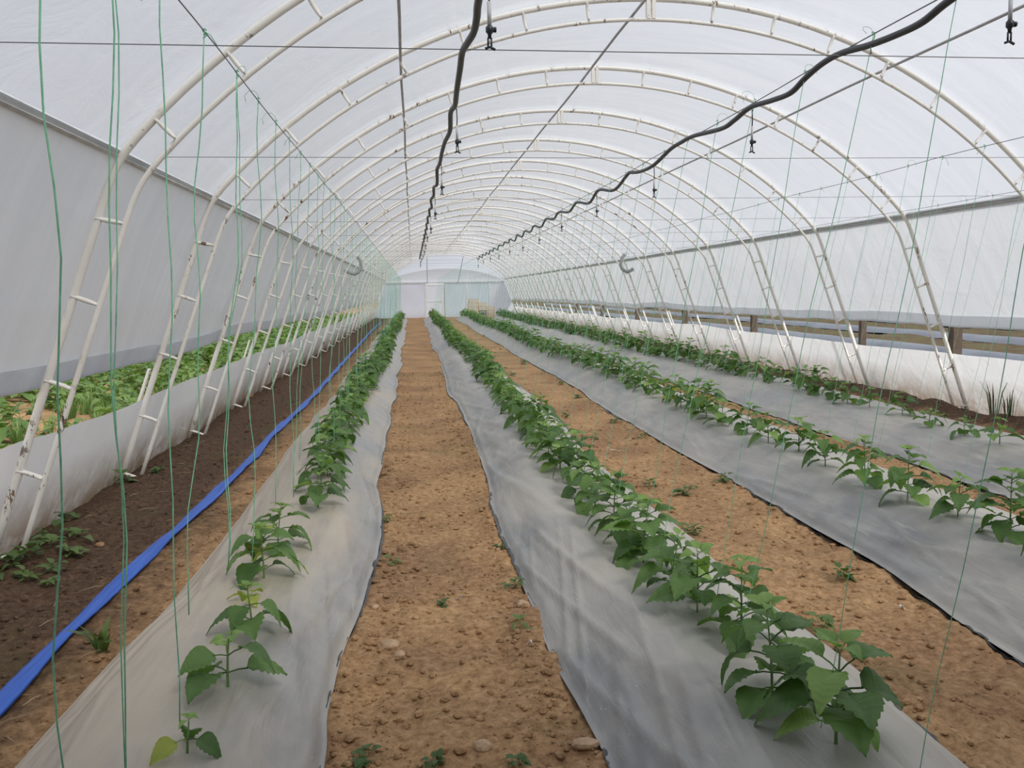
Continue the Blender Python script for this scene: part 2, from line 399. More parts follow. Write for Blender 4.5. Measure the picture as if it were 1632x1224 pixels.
# ------------------------------------------------------------------ roof film, walls
def roof():
    n = 72; a0 = math.asin(RAIL_DX / R_OUT)
    an = np.linspace(-a0, a0, n + 1)
    yy = np.concatenate([np.arange(Y_START, Y_A + SP * K1, SP / 8), [Y_A + SP * K1]])
    A, Y = np.meshgrid(an, yy)
    ph = np.abs(np.sin(np.pi * (Y - Y_A) / SP))
    r = R_OUT + 0.034 - 0.020 * ph + 0.010 * ph * vn(A * 9, Y * 1.5, 31)
    X = CX + r * np.sin(A); Z = CZ + r * np.cos(A)
    # hood: the film drops from the last arch to the lower gable top
    ex, ey, ez = [], [], []
    for s in np.linspace(0, 1, 9)[1:]:
        yb = Y_A + SP * K1; ex.append(X[-1]); ey.append(np.full(n + 1, yb + (Y_END - yb) * s))
        zt = 2.28 + (Z[-1] - 2.28) * (0.88 / 1.85); w = s * s * (3 - 2 * s); ez.append(Z[-1] * (1 - w) + zt * w)
    X = np.vstack([X] + ex); Y = np.vstack([Y] + ey); Z = np.vstack([Z] + ez)
    o = link('ceiling', grid_mesh('ceiling', np.stack([X, Y, Z], -1), M['roof'])); setp(o, kind='structure')
roof()

def side_wall(side):
    nm = 'wall_left' if side < 0 else 'wall_right'
    sd = 40 if side < 0 else 47
    yy = np.arange(Y_START, Y_END + 0.01, SP / 10); nz = 22
    S, Y = np.meshgrid(np.linspace(0, 1, nz + 1), yy)
    zb = 1.09 + 0.10 * vn(Y * 0.35, 0.2, sd) + 0.03 * vn(Y * 1.6, 0.7, sd + 1)
    if side > 0: zb = zb - 0.04 * sstep(25, 50, Y)
    Z = zb + (RAIL_Z + 0.02 - zb) * S
    ph = np.abs(np.sin(np.pi * (Y - Y_A) / SP))
    base = np.where(Z < 2.06, wall_x(Z, side), 0)
    kk = 4.70 - (4.70 - 3.93) / 2.10 * np.minimum(Z, 2.06) - np.maximum(Z - 2.06, 0) * 0.48
    off = 0.036 + 0.03 * (1 - S) + 0.025 * ph * (1 - S) * vn(Y * 0.8, Z * 2, sd + 2) * 2 + 0.010 * vn(Y * 4, Z * 3, sd + 3)
    X = CX + side * (kk + off)
    w = link(nm, grid_mesh(nm, np.stack([X, Y, Z], -1), M['curtain'])); setp(w, kind='structure')
    # rolled hem of the curtain
    mb = MB(); pts = [(CX + side * (4.70 - 0.3667 * z + 0.075), y, z + 0.0) for y, z in zip(yy, zb[:, 0])]
    mb.tube(pts, 0.014, 6); mb.build('hem_roll', M['curtain'], w)
    P = []
    for q in np.linspace(0, 1, 5):
        zz = zb[:, 0] + 0.13 * q
        P.append(np.stack([CX + side * (4.70 - 0.3667 * zz + 0.050 - 0.012 * q + 0.006 * vn(yy * 3, q * 2, sd + 9)), yy, zz], -1))
    link('curtain_hem', grid_mesh('curtain_hem', np.stack(P, 1), M['curtain']), w)
    # fixed skirt along the ground
    S, Y = np.meshgrid(np.linspace(0, 1, 15), np.arange(Y_START, Y_END + 0.01, 0.12))
    zt = 0.745 + 0.07 * vn(Y * 0.4, 0.2, sd + 5) + 0.02 * vn(Y * 2, 0.4, sd + 6)
    if side > 0: zt = zt - 0.10 * sstep(12, 45, Y)
    Z = -0.06 + (zt + 0.06) * S
    fold = 0.05 * vn(Y * 0.9 + Z * 1.8, Z * 0.8, sd + 7) + 0.022 * vn(Y * 3.2 + Z * 3, Z * 1.2, sd + 8)
    fold = fold * (0.4 if side > 0 else 1.5)
    X = CX + side * (4.70 - 0.3667 * Z + 0.055 + fold * (0.35 + 0.65 * (1 - S)) * 0.9)
    sk = link('skirt', grid_mesh('skirt', np.stack([X, Y, Z], -1), M['skirt']), w)
    return w
side_wall(-1); side_wall(1)

for i, side in enumerate((-1, 1)):
    mb = MB(); x = CX + side * (RAIL_DX + 0.05)
    rot = Matrix.Rotation(side * math.radians(-42), 3, 'Y')
    mb.box((x, (Y_START + Y_END) / 2, RAIL_Z + 0.005), (0.018, Y_END - Y_START, 0.062), rot)
    mb.box((x - side * 0.012, (Y_START + Y_END) / 2, RAIL_Z - 0.012), (0.022, Y_END - Y_START, 0.016), rot)
    o = mb.build('trim_%d' % (i + 1), M['rail'], None, False); setp(o, kind='structure')

# back wall with its posts, panels and door
def back_wall():
    root = empty('wall_back', (CX, Y_END, 0)); setp(root, kind='structure')
    T = Matrix.Translation((-CX, -Y_END, 0))
    zt = 2.25
    cols = [(-3.0, -1.0, 'gable_blue'), (-1.0, 0.86, 'gable_lav'), (2.06, 3.52, 'gable_blue'), (3.52, 5.03, 'gable_blue'), (5.03, 7.2, 'gable_lav')]
    for x0, x1, mk in cols:
        P = []
        for z in np.linspace(-0.05, zt, 9):
            lo, hi = max(x0, wall_x(z, -1)), min(x1, wall_x(z, 1))
            P.append([(x, Y_END + 0.03 + 0.01 * math.sin(x * 5 + z * 3), z) for x in np.linspace(lo, hi, 8)])
        P = np.array(P) - np.array([CX, Y_END, 0])
        link('film_panel', grid_mesh('film_panel', P, M[mk]), root)
    # upper gable under the hood
    a0 = math.asin(RAIL_DX / R_OUT); P = []
    for s in np.linspace(0, 1, 6):
        row = []
        for a in np.linspace(-a0, a0, 41):
            x = (R_OUT + 0.01) * math.sin(a); z = CZ + (R_OUT + 0.01) * math.cos(a); zz = 2.28 + (z - 2.28) * (0.88 / 1.85)
            row.append((x, 0.02 + 0.12 * math.sin(math.pi * s) * math.cos(a / a0 * 1.5), zt + (zz - zt) * s))
        P.append(row)
    link('gable_film', grid_mesh('gable_film', np.array(P), M['gable']), root)
    mb = MB(); mb.box((0, -0.02, zt), (7.75, 0.06, 0.06)); mb.build('transom', M['rail'], root, False)
    for x in (-0.98, 0.86, 2.06, 3.52, 5.03):
        mb = MB(); mb.box((x - CX, -0.01, zt / 2), (0.07 if x in (0.86, 2.06) else 0.05, 0.05, zt)); mb.build('wall_post', M['doorwhite'], root, False)
    d = empty('door_1', (1.46, Y_END - 0.03, 0)); setp(d, kind='structure')
    for sx in (-1, 1):
        mb = MB(); mb.box((sx * 0.53, 0, 1.08), (0.07, 0.05, 2.12)); mb.build('door_stile', M['doorwhite'], d, False)
    for z in (0.06, 1.06, 2.11):
        mb = MB(); mb.box((0, 0, z), (1.0, 0.05, 0.07)); mb.build('door_rail', M['doorwhite'], d, False)
    for z0, z1 in ((0.09, 1.03), (1.09, 2.08)):
        P = np.array([[(x, 0.015 + 0.008 * math.sin(x * 9 + z * 4), z) for x in np.linspace(-0.5, 0.5, 6)] for z in np.linspace(z0, z1, 6)])
        link('door_panel', grid_mesh('door_panel', P, M['gable']), d)
    mb = MB(); mb.tube([(0.40, -0.03, 1.04), (0.40, -0.08, 1.04), (0.30, -0.08, 1.04)], 0.014, 6); mb.build('door_handle', M['galv'], d)
    mb = MB(); mb.box((0.62, -0.03, 1.05), (0.03, 0.03, 2.2)); mb.build('door_bar', M['galv'], d, False)
back_wall()
def added_front_wall():  # unseen dark end wall behind the camera, added to shade the near ground
    root = empty('wall_front_added', (CX, Y_START, 0)); setp(root, kind='structure')
    for x0, x1 in ((-3.0, 0.9), (0.9, 3.4), (3.4, 7.2)):
        P = []
        for z in np.linspace(-0.05, RAIL_Z, 9):
            lo, hi = max(x0, wall_x(min(z, 2.2), -1)), min(x1, wall_x(min(z, 2.2), 1))
            P.append([(x - CX, 0.01 * math.sin(x * 5 + z * 3), z) for x in np.linspace(lo, hi, 8)])
        link('film_panel', grid_mesh('film_panel', np.array(P), M['shade_panel']), root)
    a0 = math.asin(RAIL_DX / R_OUT)
    P = np.array([[(R_OUT * math.sin(a), 0, RAIL_Z + (CZ + R_OUT * math.cos(a) - RAIL_Z) * q) for a in np.linspace(-a0, a0, 41)] for q in np.linspace(0, 1, 6)])
    link('gable_film', grid_mesh('gable_film', P, M['shade_panel']), root)
added_front_wall()

# ------------------------------------------------------------------ arch frames
def rung_mesh(length):
    mb = MB(); n = 9; pts = []; rad = []
    for i in range(n):
        s = i / (n - 1); e = abs(2 * s - 1) ** 2.2
        pts.append((0, 0, length * s)); rad.append((0.015 * (1 - 0.45 * e), 0.015 + 0.024 * e))
    mb.tube(pts, rad, 8); return mb.mesh('rung', M['steel'])

def make_arches():
    prof_o = arch_profile(R_OUT, 0.0, -0.03); prof_i = arch_profile(R_IN, 0.163, -0.03)
    mo = MB(); mo.tube([(x - CX, 0, z) for x, z in prof_o], 0.025, 10); mo = mo.mesh('outer_chord', M['steel'])
    mi = MB(); mi.tube([(x - CX, 0, z) for x, z in prof_i], 0.0175, 8); mi = mi.mesh('inner_chord', M['steel'])
    rl = rung_mesh(0.150)
    br = MB()
    for sx in (-1, 1): br.box((sx * 0.024, 0, 4.035), (0.032, 0.045, 0.17))
    br = br.mesh('ridge_bracket', M['steel'], False)
    placs = []
    for k in range(1, 8):
        for s in (-1, 1):
            a = s * math.radians(6.42) * k
            d = Vector((math.sin(a), 0, math.cos(a)))
            placs.append((Vector((0, 0, CZ)) + d * (R_IN + 0.012), d))
    for z in (0.045, 0.54, 1.07, 1.56, 2.03):
        for s in (-1, 1):
            xi, xo = 4.70 - 0.163 - 0.3667 * z, 4.70 - 0.3667 * (z + 0.055)
            p = Vector((s * xi, 0, z)); q = Vector((s * xo, 0, z + 0.055))
            if z > 2: q.z = z + 0.03; 
            d = (q - p).normalized(); placs.append((p + d * 0.012, d))
    for k in range(K0, K1 + 1):
        y = Y_A + SP * k
        root = empty('arch_frame', (CX, y, 0))
        if k == K0: lb = 'white steel ladder arch overhead, behind all other arches toward the viewer'
        elif k == 0: lb = 'nearest white steel ladder arch, its left leg beside the first hanging twines'
        elif k == K1: lb = 'farthest white steel ladder arch, just in front of the back wall hood'
        else: lb = 'white painted steel ladder arch, %s arch from the viewer' % ORD[k]
        setp(root, lb, 'arch', 'steel ladder arches carrying the roof film')
        link('outer_chord', mo, root); link('inner_chord', mi, root); link('ridge_bracket', br, root)
        for p, d in placs:
            o = link('rung', rl, root); q = d.to_track_quat('Z', 'Y')
            o.location = p; o.rotation_mode = 'QUATERNION'; o.rotation_quaternion = q
make_arches()

# ------------------------------------------------------------------ purlins and wires
def pipe(name, pts, r, mat, label, cat, n=8, group=None):
    mb = MB(); mb.tube(pts, r, n); o = mb.build(name, mat); setp(o, label, cat, group); return o
yy = np.arange(Y_START, Y_A + SP * K1 + 0.1, 1.0)
for x, z, lb in ((-0.04, 3.565, 'grey steel purlin pipe left of the ridge, above the first hose'), (2.02, 4.02, 'grey steel ridge purlin pipe along the top of the arches'),
                 (4.345, 3.55, 'grey steel purlin pipe right of the ridge, along the right roof slope')):
    pipe('purlin_pipe', [(x + 0.006 * math.sin(y * 1.3), y, z + 0.006 * math.sin(y * 0.9)) for y in yy], 0.0125, M['galv'], lb, 'pipe', 8, 'roof purlin pipes')
WIRE_Z = 2.425
WIRES = [(-0.62, 'over the leftmost bed'), (1.53, 'beside the zigzag black hose on the right'), (3.44, 'over the third bed from the left'), (5.45, 'over the rightmost bed')]
for x, lb in WIRES:
    pipe('crop_wire', [(x, y, WIRE_Z - 0.012 * abs(math.sin(math.pi * (y - Y_A) / SP))) for y in np.arange(Y_START, 55.6, 0.4)], 0.0022, M['wire'],
         'thin grey crop wire running lengthwise ' + lb, 'wire', 5, 'lengthwise crop wires')
for k in range(K0, K1):
    y = Y_A + SP * k
    lb = 'thin cross wire spanning the tunnel above the nearest arch, closest to viewer' if k == K0 else 'thin cross wire strung between the eaves at the %s arch from the viewer' % ORD[k]
    pipe('cross_wire', [(CX - 3.57, y, WIRE_Z - 0.012), (CX, y, WIRE_Z - 0.022), (CX + 3.57, y, WIRE_Z - 0.012)], 0.0018, M['wire'], lb, 'wire', 5, 'cross wires at the arches')

# ------------------------------------------------------------------ overhead hoses with hanging sprinklers
def catmull(pts, n=6):
    out = []
    P = [Vector(p) for p in pts]; P = [P[0] * 2 - P[1]] + P + [P[-1] * 2 - P[-2]]
    for i in range(1, len(P) - 2):
        for j in range(n):
            t = j / n
            out.append(0.5 * (2 * P[i] + (P[i + 1] - P[i - 1]) * t + (2 * P[i - 1] - 5 * P[i] + 4 * P[i + 1] - P[i + 2]) * t * t + (3 * P[i] - P[i - 1] - 3 * P[i + 1] + P[i + 2]) * t ** 3))
    out.append(P[-2]); return out
def hose_path(x, amp, sag, y0, r):
    ys_ = []; y = y0
    while y < 21.2: ys_.append(y); y += 0.46 + r.uniform(-0.05, 0.05)
    pts = []
    for i, y in enumerate(ys_):
        up = i % 2 == 0
        pts.append((x + r.uniform(-0.3, 0.3) * amp + (amp if not up else -amp * 0.3), y, WIRE_Z - (0.02 if up else sag * r.uniform(0.7, 1.2))))
    return catmull(pts, 6)
def sprinkler(p, label, group):
    root = empty('hanging_sprinkler', p); root.scale = (0.86,) * 3; setp(root, label, 'sprinkler', group)
    mb = MB(); mb.tube([(0, 0, 0), (0.002, 0, -0.05), (0, 0, -0.09)], 0.0032, 6); mb.build('feed_tube', M['blackhose'], root)
    mb = MB(); mb.tube([(0, 0, -0.085), (0, 0, -0.155)], 0.0062, 8); mb.build('weight_sleeve', M['drop'], root)
    mb = MB(); mb.tube([(0, 0, -0.153), (0, 0, -0.158), (0, 0, -0.172), (0, 0, -0.178), (0, 0, -0.19)], [0.007, 0.0115, 0.0115, 0.006, 0.005], 8)
    mb.tube([(0.012, 0, -0.165), (0.02, 0, -0.165)], 0.008, 6); nb = mb.build('nozzle_body', M['nozzle'], root)
    mb = MB(); mb.tube([(0.005, 0, -0.188), (0.005, 0, -0.215)], 0.003, 5); mb.tube([(-0.005, 0, -0.188), (-0.005, 0, -0.215)], 0.003, 5)
    mb.tube([(-0.014, 0, -0.219), (0, 0, -0.214), (0.016, 0, -0.222)], 0.004, 6); mb.build('deflector', M['nozzle'], nb)
def hoses():
    r1 = random.Random(3)
    fixed = [(0.212, 1.5, 2.40), (0.205, 2.1, 2.41), (0.207, 2.56, 2.41), (0.212, 2.70, 2.405), (0.212, 2.83, 2.40), (0.201, 2.97, 2.405), (0.193, 3.12, 2.415), (0.196, 3.33, 2.41), (0.199, 3.63, 2.40), (0.205, 3.86, 2.40), (0.206, 3.99, 2.41), (0.197, 4.15, 2.415), (0.209, 4.51, 2.40), (0.197, 4.88, 2.405), (0.194, 5.31, 2.41), (0.195, 5.69, 2.41), (0.185, 6.04, 2.42)]
    pa = catmull(fixed, 6)[:-1] + hose_path(0.188, 0.010, 0.045, 6.04, r1)
    mb = MB(); mb.tube(pa, 0.0115, 8); setp(mb.build('irrigation_hose', M['blackhose']), 'black overhead irrigation hose hanging left of the ridge pipe', 'hose', 'overhead irrigation hoses')
    r2_ = random.Random(5)
    fixed = [(1.53, 1.4, 2.40), (1.53, 1.9, 2.37), (1.53, 2.2, 2.41), (1.53, 2.44, 2.396), (1.53, 2.576, 2.376), (1.53, 2.714, 2.379), (1.53, 2.888, 2.393), (1.53, 3.085, 2.418), (1.53, 3.231, 2.418), (1.53, 3.373, 2.399), (1.53, 3.504, 2.373), (1.53, 3.692, 2.383), (1.53, 3.931, 2.403), (1.53, 4.134, 2.384), (1.53, 4.305, 2.377), (1.53, 4.747, 2.417), (1.53, 4.973, 2.42), (1.53, 5.18, 2.415), (1.53, 5.538, 2.375), (1.53, 5.879, 2.38), (1.53, 6.226, 2.42)]
    pb = catmull(fixed, 6)[:-1] + hose_path(1.53, 0.012, 0.070, 6.226, r2_)
    mb = MB(); mb.tube(pb, 0.0115, 8); setp(mb.build('irrigation_hose', M['blackhose']), 'black zigzag irrigation hose tied under the wire right of the ridge pipe', 'hose', 'overhead irrigation hoses')
    for path, side, ylist in ((pa, 'left', [2.31, 3.97] + [5.66 + 1.66 * i for i in range(10)]), (pb, 'right', [2.19, 3.93, 5.56, 7.30] + [9.05 + 1.68 * i for i in range(8)])):
        for i, y in enumerate(ylist):
            p = min(path, key=lambda q: abs(q.y - y))
            if i < 14: lb = 'small dark hanging sprinkler under the %s overhead hose, %s from the viewer' % (side, ORD[i]); g = 'hanging sprinklers'
            else: lb = 'tiny distant hanging sprinkler farther along the %s overhead hose' % side; g = 'distant sprinklers on the %s hose' % side
            sprinkler((p.x + 0.008, y, p.z - 0.010), lb, g)
hoses()

# ------------------------------------------------------------------ mulch sheets over the beds
def bed_profile(t, b):
    up = sstep(0.0, 0.34 if b else 0.40, t) ** 0.8; dn = sstep(0.0, 0.30, 1 - t) ** 0.8
    return up * dn * (1 + 0.10 * np.sin(np.pi * t))
BED_Y1 = [54.0, 53.0, 53.5, 51.0]
def bed_z(b, x, y):
    l, r = edge(b, 0, y), edge(b, 1, y); t = np.clip((x - l) / (r - l), 0, 1); h = BEDS[b][3]
    z = 0.02 + h * bed_profile(t, b) * (1 + 0.25 * vn(y * 0.5, 0.5, 80 + b)) + 0.014 * vn(x * 2.0, y * 0.9, 81 + b)
    # folds running obliquely from the pegged edges, and fine tension lines along the bed
    slope = np.exp(-((t - 0.16) / 0.16) ** 2) + 0.7 * np.exp(-((t - 0.86) / 0.13) ** 2)
    fd = 1 / (1 + (np.maximum(y, 0) / 14) ** 2)
    f = np.maximum(0, 1 - np.abs(5 * vn(x * 7.0 + y * 0.9, y * 0.45, 84 + b))) ** 1.4
    g = np.maximum(0, 1 - np.abs(5 * vn(x * 13.0 - y * 1.8, y * 0.55 + x, 94 + b))) ** 1.4
    patch = sstep(-0.15, 0.25, vn(y * 0.7, 3.3, 97 + b))
    z = z + fd * (slope * 0.022 * f + slope * 0.018 * g * patch + slope * 0.010 * vn(x * 26 + y * 3, y * 1.4, 87 + b) + 0.004 * vn(x * 30, y * 1.0, 89 + b))
    return z * sstep(-0.001, 0.05, t) * sstep(-0.001, 0.05, 1 - t) + 0.012
BED_NAMES = ['leftmost', 'second', 'third', 'rightmost']
def mulch():
    for b in range(4):
        y1 = BED_Y1[b]
        ys_ = np.concatenate([np.linspace(0.4, 1.6, 20)[:-1], y_rows(1.6, y1, 0.010, 0.022)])
        T, Y = np.meshgrid(np.linspace(0, 1, 96), ys_)
        l, r = edge(b, 0, Y), edge(b, 1, Y); X = l + (r - l) * T
        Z = bed_z(b, X, Y)
        endf = sstep(y1, y1 - 0.5, Y); Z = Z * endf + 0.01
        lb = ['dusty grey plastic mulch sheet over the leftmost bed, beside the blue hose', 'grey plastic mulch sheet over the bed right of the central dirt path',
              'grey plastic mulch sheet over the third bed from the left', 'grey plastic mulch sheet over the rightmost bed along the right wall'][b]
        o = link('mulch_sheet', grid_mesh('mulch_sheet', np.stack([X, Y, Z], -1), MULCH_M[b]))
        setp(o, lb, 'mulch sheet', 'plastic mulch sheets over the beds')
        # loose dark margins of the sheet lying on the soil
        for side, (ya, yb) in ((0, (1.2, 30)), (1, (1.2, 24))):
            if b == 0 and side == 0: continue
            sg = -1 if side == 0 else 1
            yl = y_rows(ya, yb, 0.012, 0.03); E = edge(b, side, yl)
            w = np.clip(0.010 + 0.10 * vn(yl * 0.8, 0.5, 120 + b * 2 + side), 0.0, 0.05)
            P = []
            for s in np.linspace(0, 1, 5):
                x = E + sg * (w * s - 0.012)
                P.append(np.stack([x, yl, np.maximum(ground_z(x, yl), -0.02) + 0.009 + 0.003 * math.sin(s * 3.1)], -1))
            link('sheet_margin', grid_mesh('sheet_margin', np.stack(P, 1), M['mulch_dark']), o)
mulch()

# ------------------------------------------------------------------ blue lay-flat hose
def blue_hose():
    ctrl = [(-1.62, 1.5), (-1.64, 2.6), (-1.665, 3.54), (-1.69, 4.32), (-1.655, 5.35), (-1.625, 6.93), (-1.60, 8.6), (-1.635, 10.5), (-1.60, 13), (-1.61, 16.4), (-1.66, 22), (-1.72, 30), (-1.79, 38), (-1.78, 50)]
    pts = catmull([(x, y, 0) for x, y in ctrl], 16); mb = MB(); rows = []
    for i, p in enumerate(pts):
        wob = 0.005 * math.sin(p.y * 3.1) + 0.003 * math.sin(p.y * 7.3)
        w = 0.046 + 0.002 * math.sin(p.y * 7.0); x = p.x + wob
        g = float(ground_z(x + np.array([-.04, 0, .04])[:, None], p.y + np.array([-.3, -.15, 0, .15, .3])[None]).mean()) + 0.018
        tl = 0.010 * math.sin(p.y * 3.3)
        rows.append([(x - w, p.y, g + 0.006 - tl), (x - w * 0.8, p.y, g + 0.014 - tl), (x - w * .3, p.y, g + 0.02), (x + w * .3, p.y, g + 0.02), (x + w * 0.8, p.y, g + 0.014 + tl), (x + w, p.y, g + 0.006 + tl),
                     (x + w * .5, p.y, g + 0.001), (x - w * .5, p.y, g + 0.001)])
    n = 8
    mb.add([q for r in rows for q in r], [(i * n + k, i * n + (k + 1) % n, (i + 1) * n + (k + 1) % n, (i + 1) * n + k) for i in range(len(rows) - 1) for k in range(n)] + [tuple(range(n)), tuple(range((len(rows) - 1) * n, len(rows) * n))])
    setp(mb.build('layflat_hose', M['blue']), 'bright blue flat hose lying on dark soil left of the beds', 'hose')
blue_hose()

# ------------------------------------------------------------------ leaves and plants
def leaf_geo(rows, cols, droop, fold, serr, width, seed, pet=0.38, petr=0.022):
    """one leaf along +X: petiole then blade of unit length"""
    r = random.Random(seed); V, Fc = [], []
    base = Vector((pet, 0, pet * 0.35))
    for i in range(rows + 1):
        t = i / rows
        w = width * (math.sin(math.pi * t ** 0.68) ** 0.80 * (1 - 0.35 * t ** 3) if 0 < t < 1 else 0.0)
        x = t * (1 - 0.12 * droop * t); z = 0.16 * t - droop * t * t
        for j in range(cols + 1):
            s = (j / cols) * 2 - 1
            e = 1 + (serr * (1 if (i % 2) else -1) * abs(s) ** 3)
            yv = s * w / 2 * e
            zz = z + fold * abs(s) * w - 0.25 * fold * (abs(s) ** 2) * w * 2 + 0.02 * math.sin(t * 9 + j)
            V.append(base + Vector((x + 0.05 * serr * r.uniform(-1, 1), yv, zz + 0.018 * abs(s) * math.cos(i * math.pi))))
    for i in range(rows):
        for j in range(cols):
            a = i * (cols + 1) + j; Fc.append((a, a + 1, a + cols + 2, a + cols + 1))
    n = len(V)
    for x, z in ((0, 0), (pet * 0.55, pet * 0.25), (pet + 0.04, pet * 0.36)):
        for k in range(3):
            an = 2.1 * k; V.append(Vector((x, petr * math.cos(an), z + petr * math.sin(an))))
    for i in range(2):
        for k in range(3): Fc.append((n + i * 3 + k, n + i * 3 + (k + 1) % 3, n + i * 3 + 3 + (k + 1) % 3, n + i * 3 + 3 + k))
    return V, Fc
LEAF_HI = [leaf_geo(14, 6, d, f, 0.055, w, i) for i, (d, f, w) in enumerate([(0.50, 0.26, 0.84), (0.75, 0.20, 0.78), (0.30, 0.30, 0.80), (0.90, 0.24, 0.74)])]
LEAF_LO = [leaf_geo(4, 2, d, 0.25, 0.05, w, i + 9) for i, (d, w) in enumerate([(0.45, 0.82), (0.8, 0.78), (0.3, 0.80)])]
LM = {}
for mk in ('leaf', 'leaf_young', 'leaf_yellow'):
    for i, (V, Fc) in enumerate(LEAF_HI):
        mb = MB(); mb.add(V, Fc); LM[(mk, i)] = mb.mesh('leaf', M[mk])

def plant_layout(h, r, spread=1.0):
    """leaf placements: (matrix, young?) and the stem points"""
    n = max(2, int(round(h / 0.052))); L = []; stem = []; lean = Vector((r.uniform(-.12, .12), r.uniform(-.12, .12), 0)); az = r.uniform(0, 6.28)
    for i in range(n + 1):
        s = i / n; p = Vector((lean.x * h * s * s, lean.y * h * s * s, h * s)); stem.append(p)
        if i == 0: continue
        k = 3 if i < n else 4
        size = (0.080 + 0.068 * math.sin(math.pi * min(0.92, 0.2 + 0.8 * s))) * spread * r.uniform(0.82, 1.2) * min(1, 0.45 + h * 2.2)
        if i == n: size *= 0.62
        for q in range(k):
            a = az + q * 2 * math.pi / k + r.uniform(-.35, .35)
            pit = r.uniform(-0.25, 0.30) + (0.45 if i == n else 0.1) - 0.25 * (1 - s)
            m = Matrix.Translation(p) @ Matrix.Rotation(a, 4, 'Z') @ Matrix.Rotation(-pit, 4, 'Y') @ Matrix.Rotation(r.uniform(-.35, .35), 4, 'X') @ Matrix.Scale(size, 4)
            L.append((m, i >= n))
        az += 1.57 + r.uniform(-.3, .3)
    return L, stem
STEM_M = {}
def stem_mesh(stem, nm='stem'):
    mb = MB(); n = len(stem); mb.tube(stem, [0.0055 * (1 - 0.55 * i / (n - 1)) for i in range(n)], 5); return mb.mesh(nm, M['stem'])
NEAR_P = []
for i in range(10):
    r = random.Random(100 + i); h = [0.30, 0.26, 0.34, 0.22, 0.28, 0.32, 0.14, 0.18, 0.10, 0.24][i]
    L, st = plant_layout(h, r); NEAR_P.append((L, stem_mesh([Vector((0, 0, -0.03))] + st), h))
def foliage(mats, seed, h, spread=1.0, n_extra=0, leaves=None):
    r = random.Random(seed); L, st = plant_layout(h, r, spread); mb = MB()
    for m, y in L:
        V, Fc = LEAF_LO[r.randrange(3)]; mb.add([m @ v for v in V], Fc, 1 if (y and len(mats) > 1) else 0)
    return mb, st
FAR_P = []
for i in range(8):
    h = [0.30, 0.26, 0.34, 0.22, 0.36, 0.29, 0.24, 0.32][i]
    mb, st = foliage(['leaf', 'leaf_young'], 300 + i, h, 1.15); FAR_P.append((mb, mb.mesh('foliage', [M['leaf'], M['leaf_young']]), stem_mesh([Vector((0, 0, -0.03))] + st), h))

def near_plant(x, y, z, var, scale, label, group, r, yellow=0.0):
    L, sm, h = NEAR_P[var]
    root = empty('crop_plant', (x, y, z)); root.rotation_euler.z = r.uniform(0, 6.28); root.scale = (scale,) * 3
    setp(root, label, 'plant', group)
    link('stem', sm, root)
    for m, yg in L:
        mk = 'leaf_young' if (yg or r.random() < 0.12) else 'leaf'
        if r.random() < yellow: mk = 'leaf_yellow'
        o = link('leaf', LM[(mk, r.randrange(4))], root); o.matrix_local = m
def far_plant(x, y, z, r, label, group):
    mb, fm, sm, h = FAR_P[r.randrange(8)]
    root = empty('crop_plant', (x, y, z)); root.rotation_euler.z = r.uniform(0, 6.28); s = r.uniform(0.85, 1.2); root.scale = (s, s, s * r.uniform(0.85, 1.1))
    setp(root, label, 'plant', group); link('foliage', fm, root); link('stem', sm, root)

# measured near plants (X, Y, variant, size), then a regular row
NEARSPOTS = [
    [(-0.72, 2.66, 8, 1.0, .1), (-0.69, 3.11, 6, 1.25, 0), (-0.69, 3.60, 7, 1.1, .1), (-0.77, 3.98, 8, .8, .9), (-0.76, 4.32, 9, 1.0, .1), (-0.77, 4.85, 3, 1.05, 0), (-0.66, 5.86, 7, 1.2, 0), (-0.69, 6.35, 3, 1.1, 0), (-0.69, 6.85, 0, .95, 0), (-0.70, 7.34, 4, 1.05, 0)],
    [(1.20, 2.36, 9, 1.15, 0), (1.13, 2.66, 0, 1.0, 0), (1.22, 3.17, 5, .95, 0), (1.16, 3.52, 1, 1.0, .05), (1.13, 3.80, 4, .9, 0), (1.12, 4.25, 0, 1.0, 0), (1.12, 4.55, 9, 1.0, 0), (1.12, 4.92, 2, .92, 0), (1.11, 5.40, 1, 1.0, 0), (1.11, 5.80, 3, 1.0, 0)],
    [(3.04, 3.75, 0, 1.05, 0), (3.07, 4.21, 2, 1.0, 0), (3.06, 4.64, 1, .85, 0), (3.02, 5.09, 0, 1.0, 0), (3.01, 5.60, 5, .95, 0), (3.03, 6.22, 4, .9, 0), (3.10, 6.83, 9, 1.0, 0), (3.03, 7.29, 1, .9, 0), (3.03, 7.78, 0, .85, 0), (2.99, 8.34, 3, 1.0, 0)],
    [(4.90, 5.75, 3, .9, 0), (4.88, 6.25, 7, 1.0, 0), (4.82, 6.78, 7, 1.1, 0), (4.85, 7.30, 6, 1.0, 0), (4.90, 7.93, 6, 1.1, 0), (5.03, 8.62, 3, 1.0, 0), (4.99, 9.22, 7, 1.1, 0), (4.93, 9.60, 3, 1.0, 0)]]
PLANTS = []
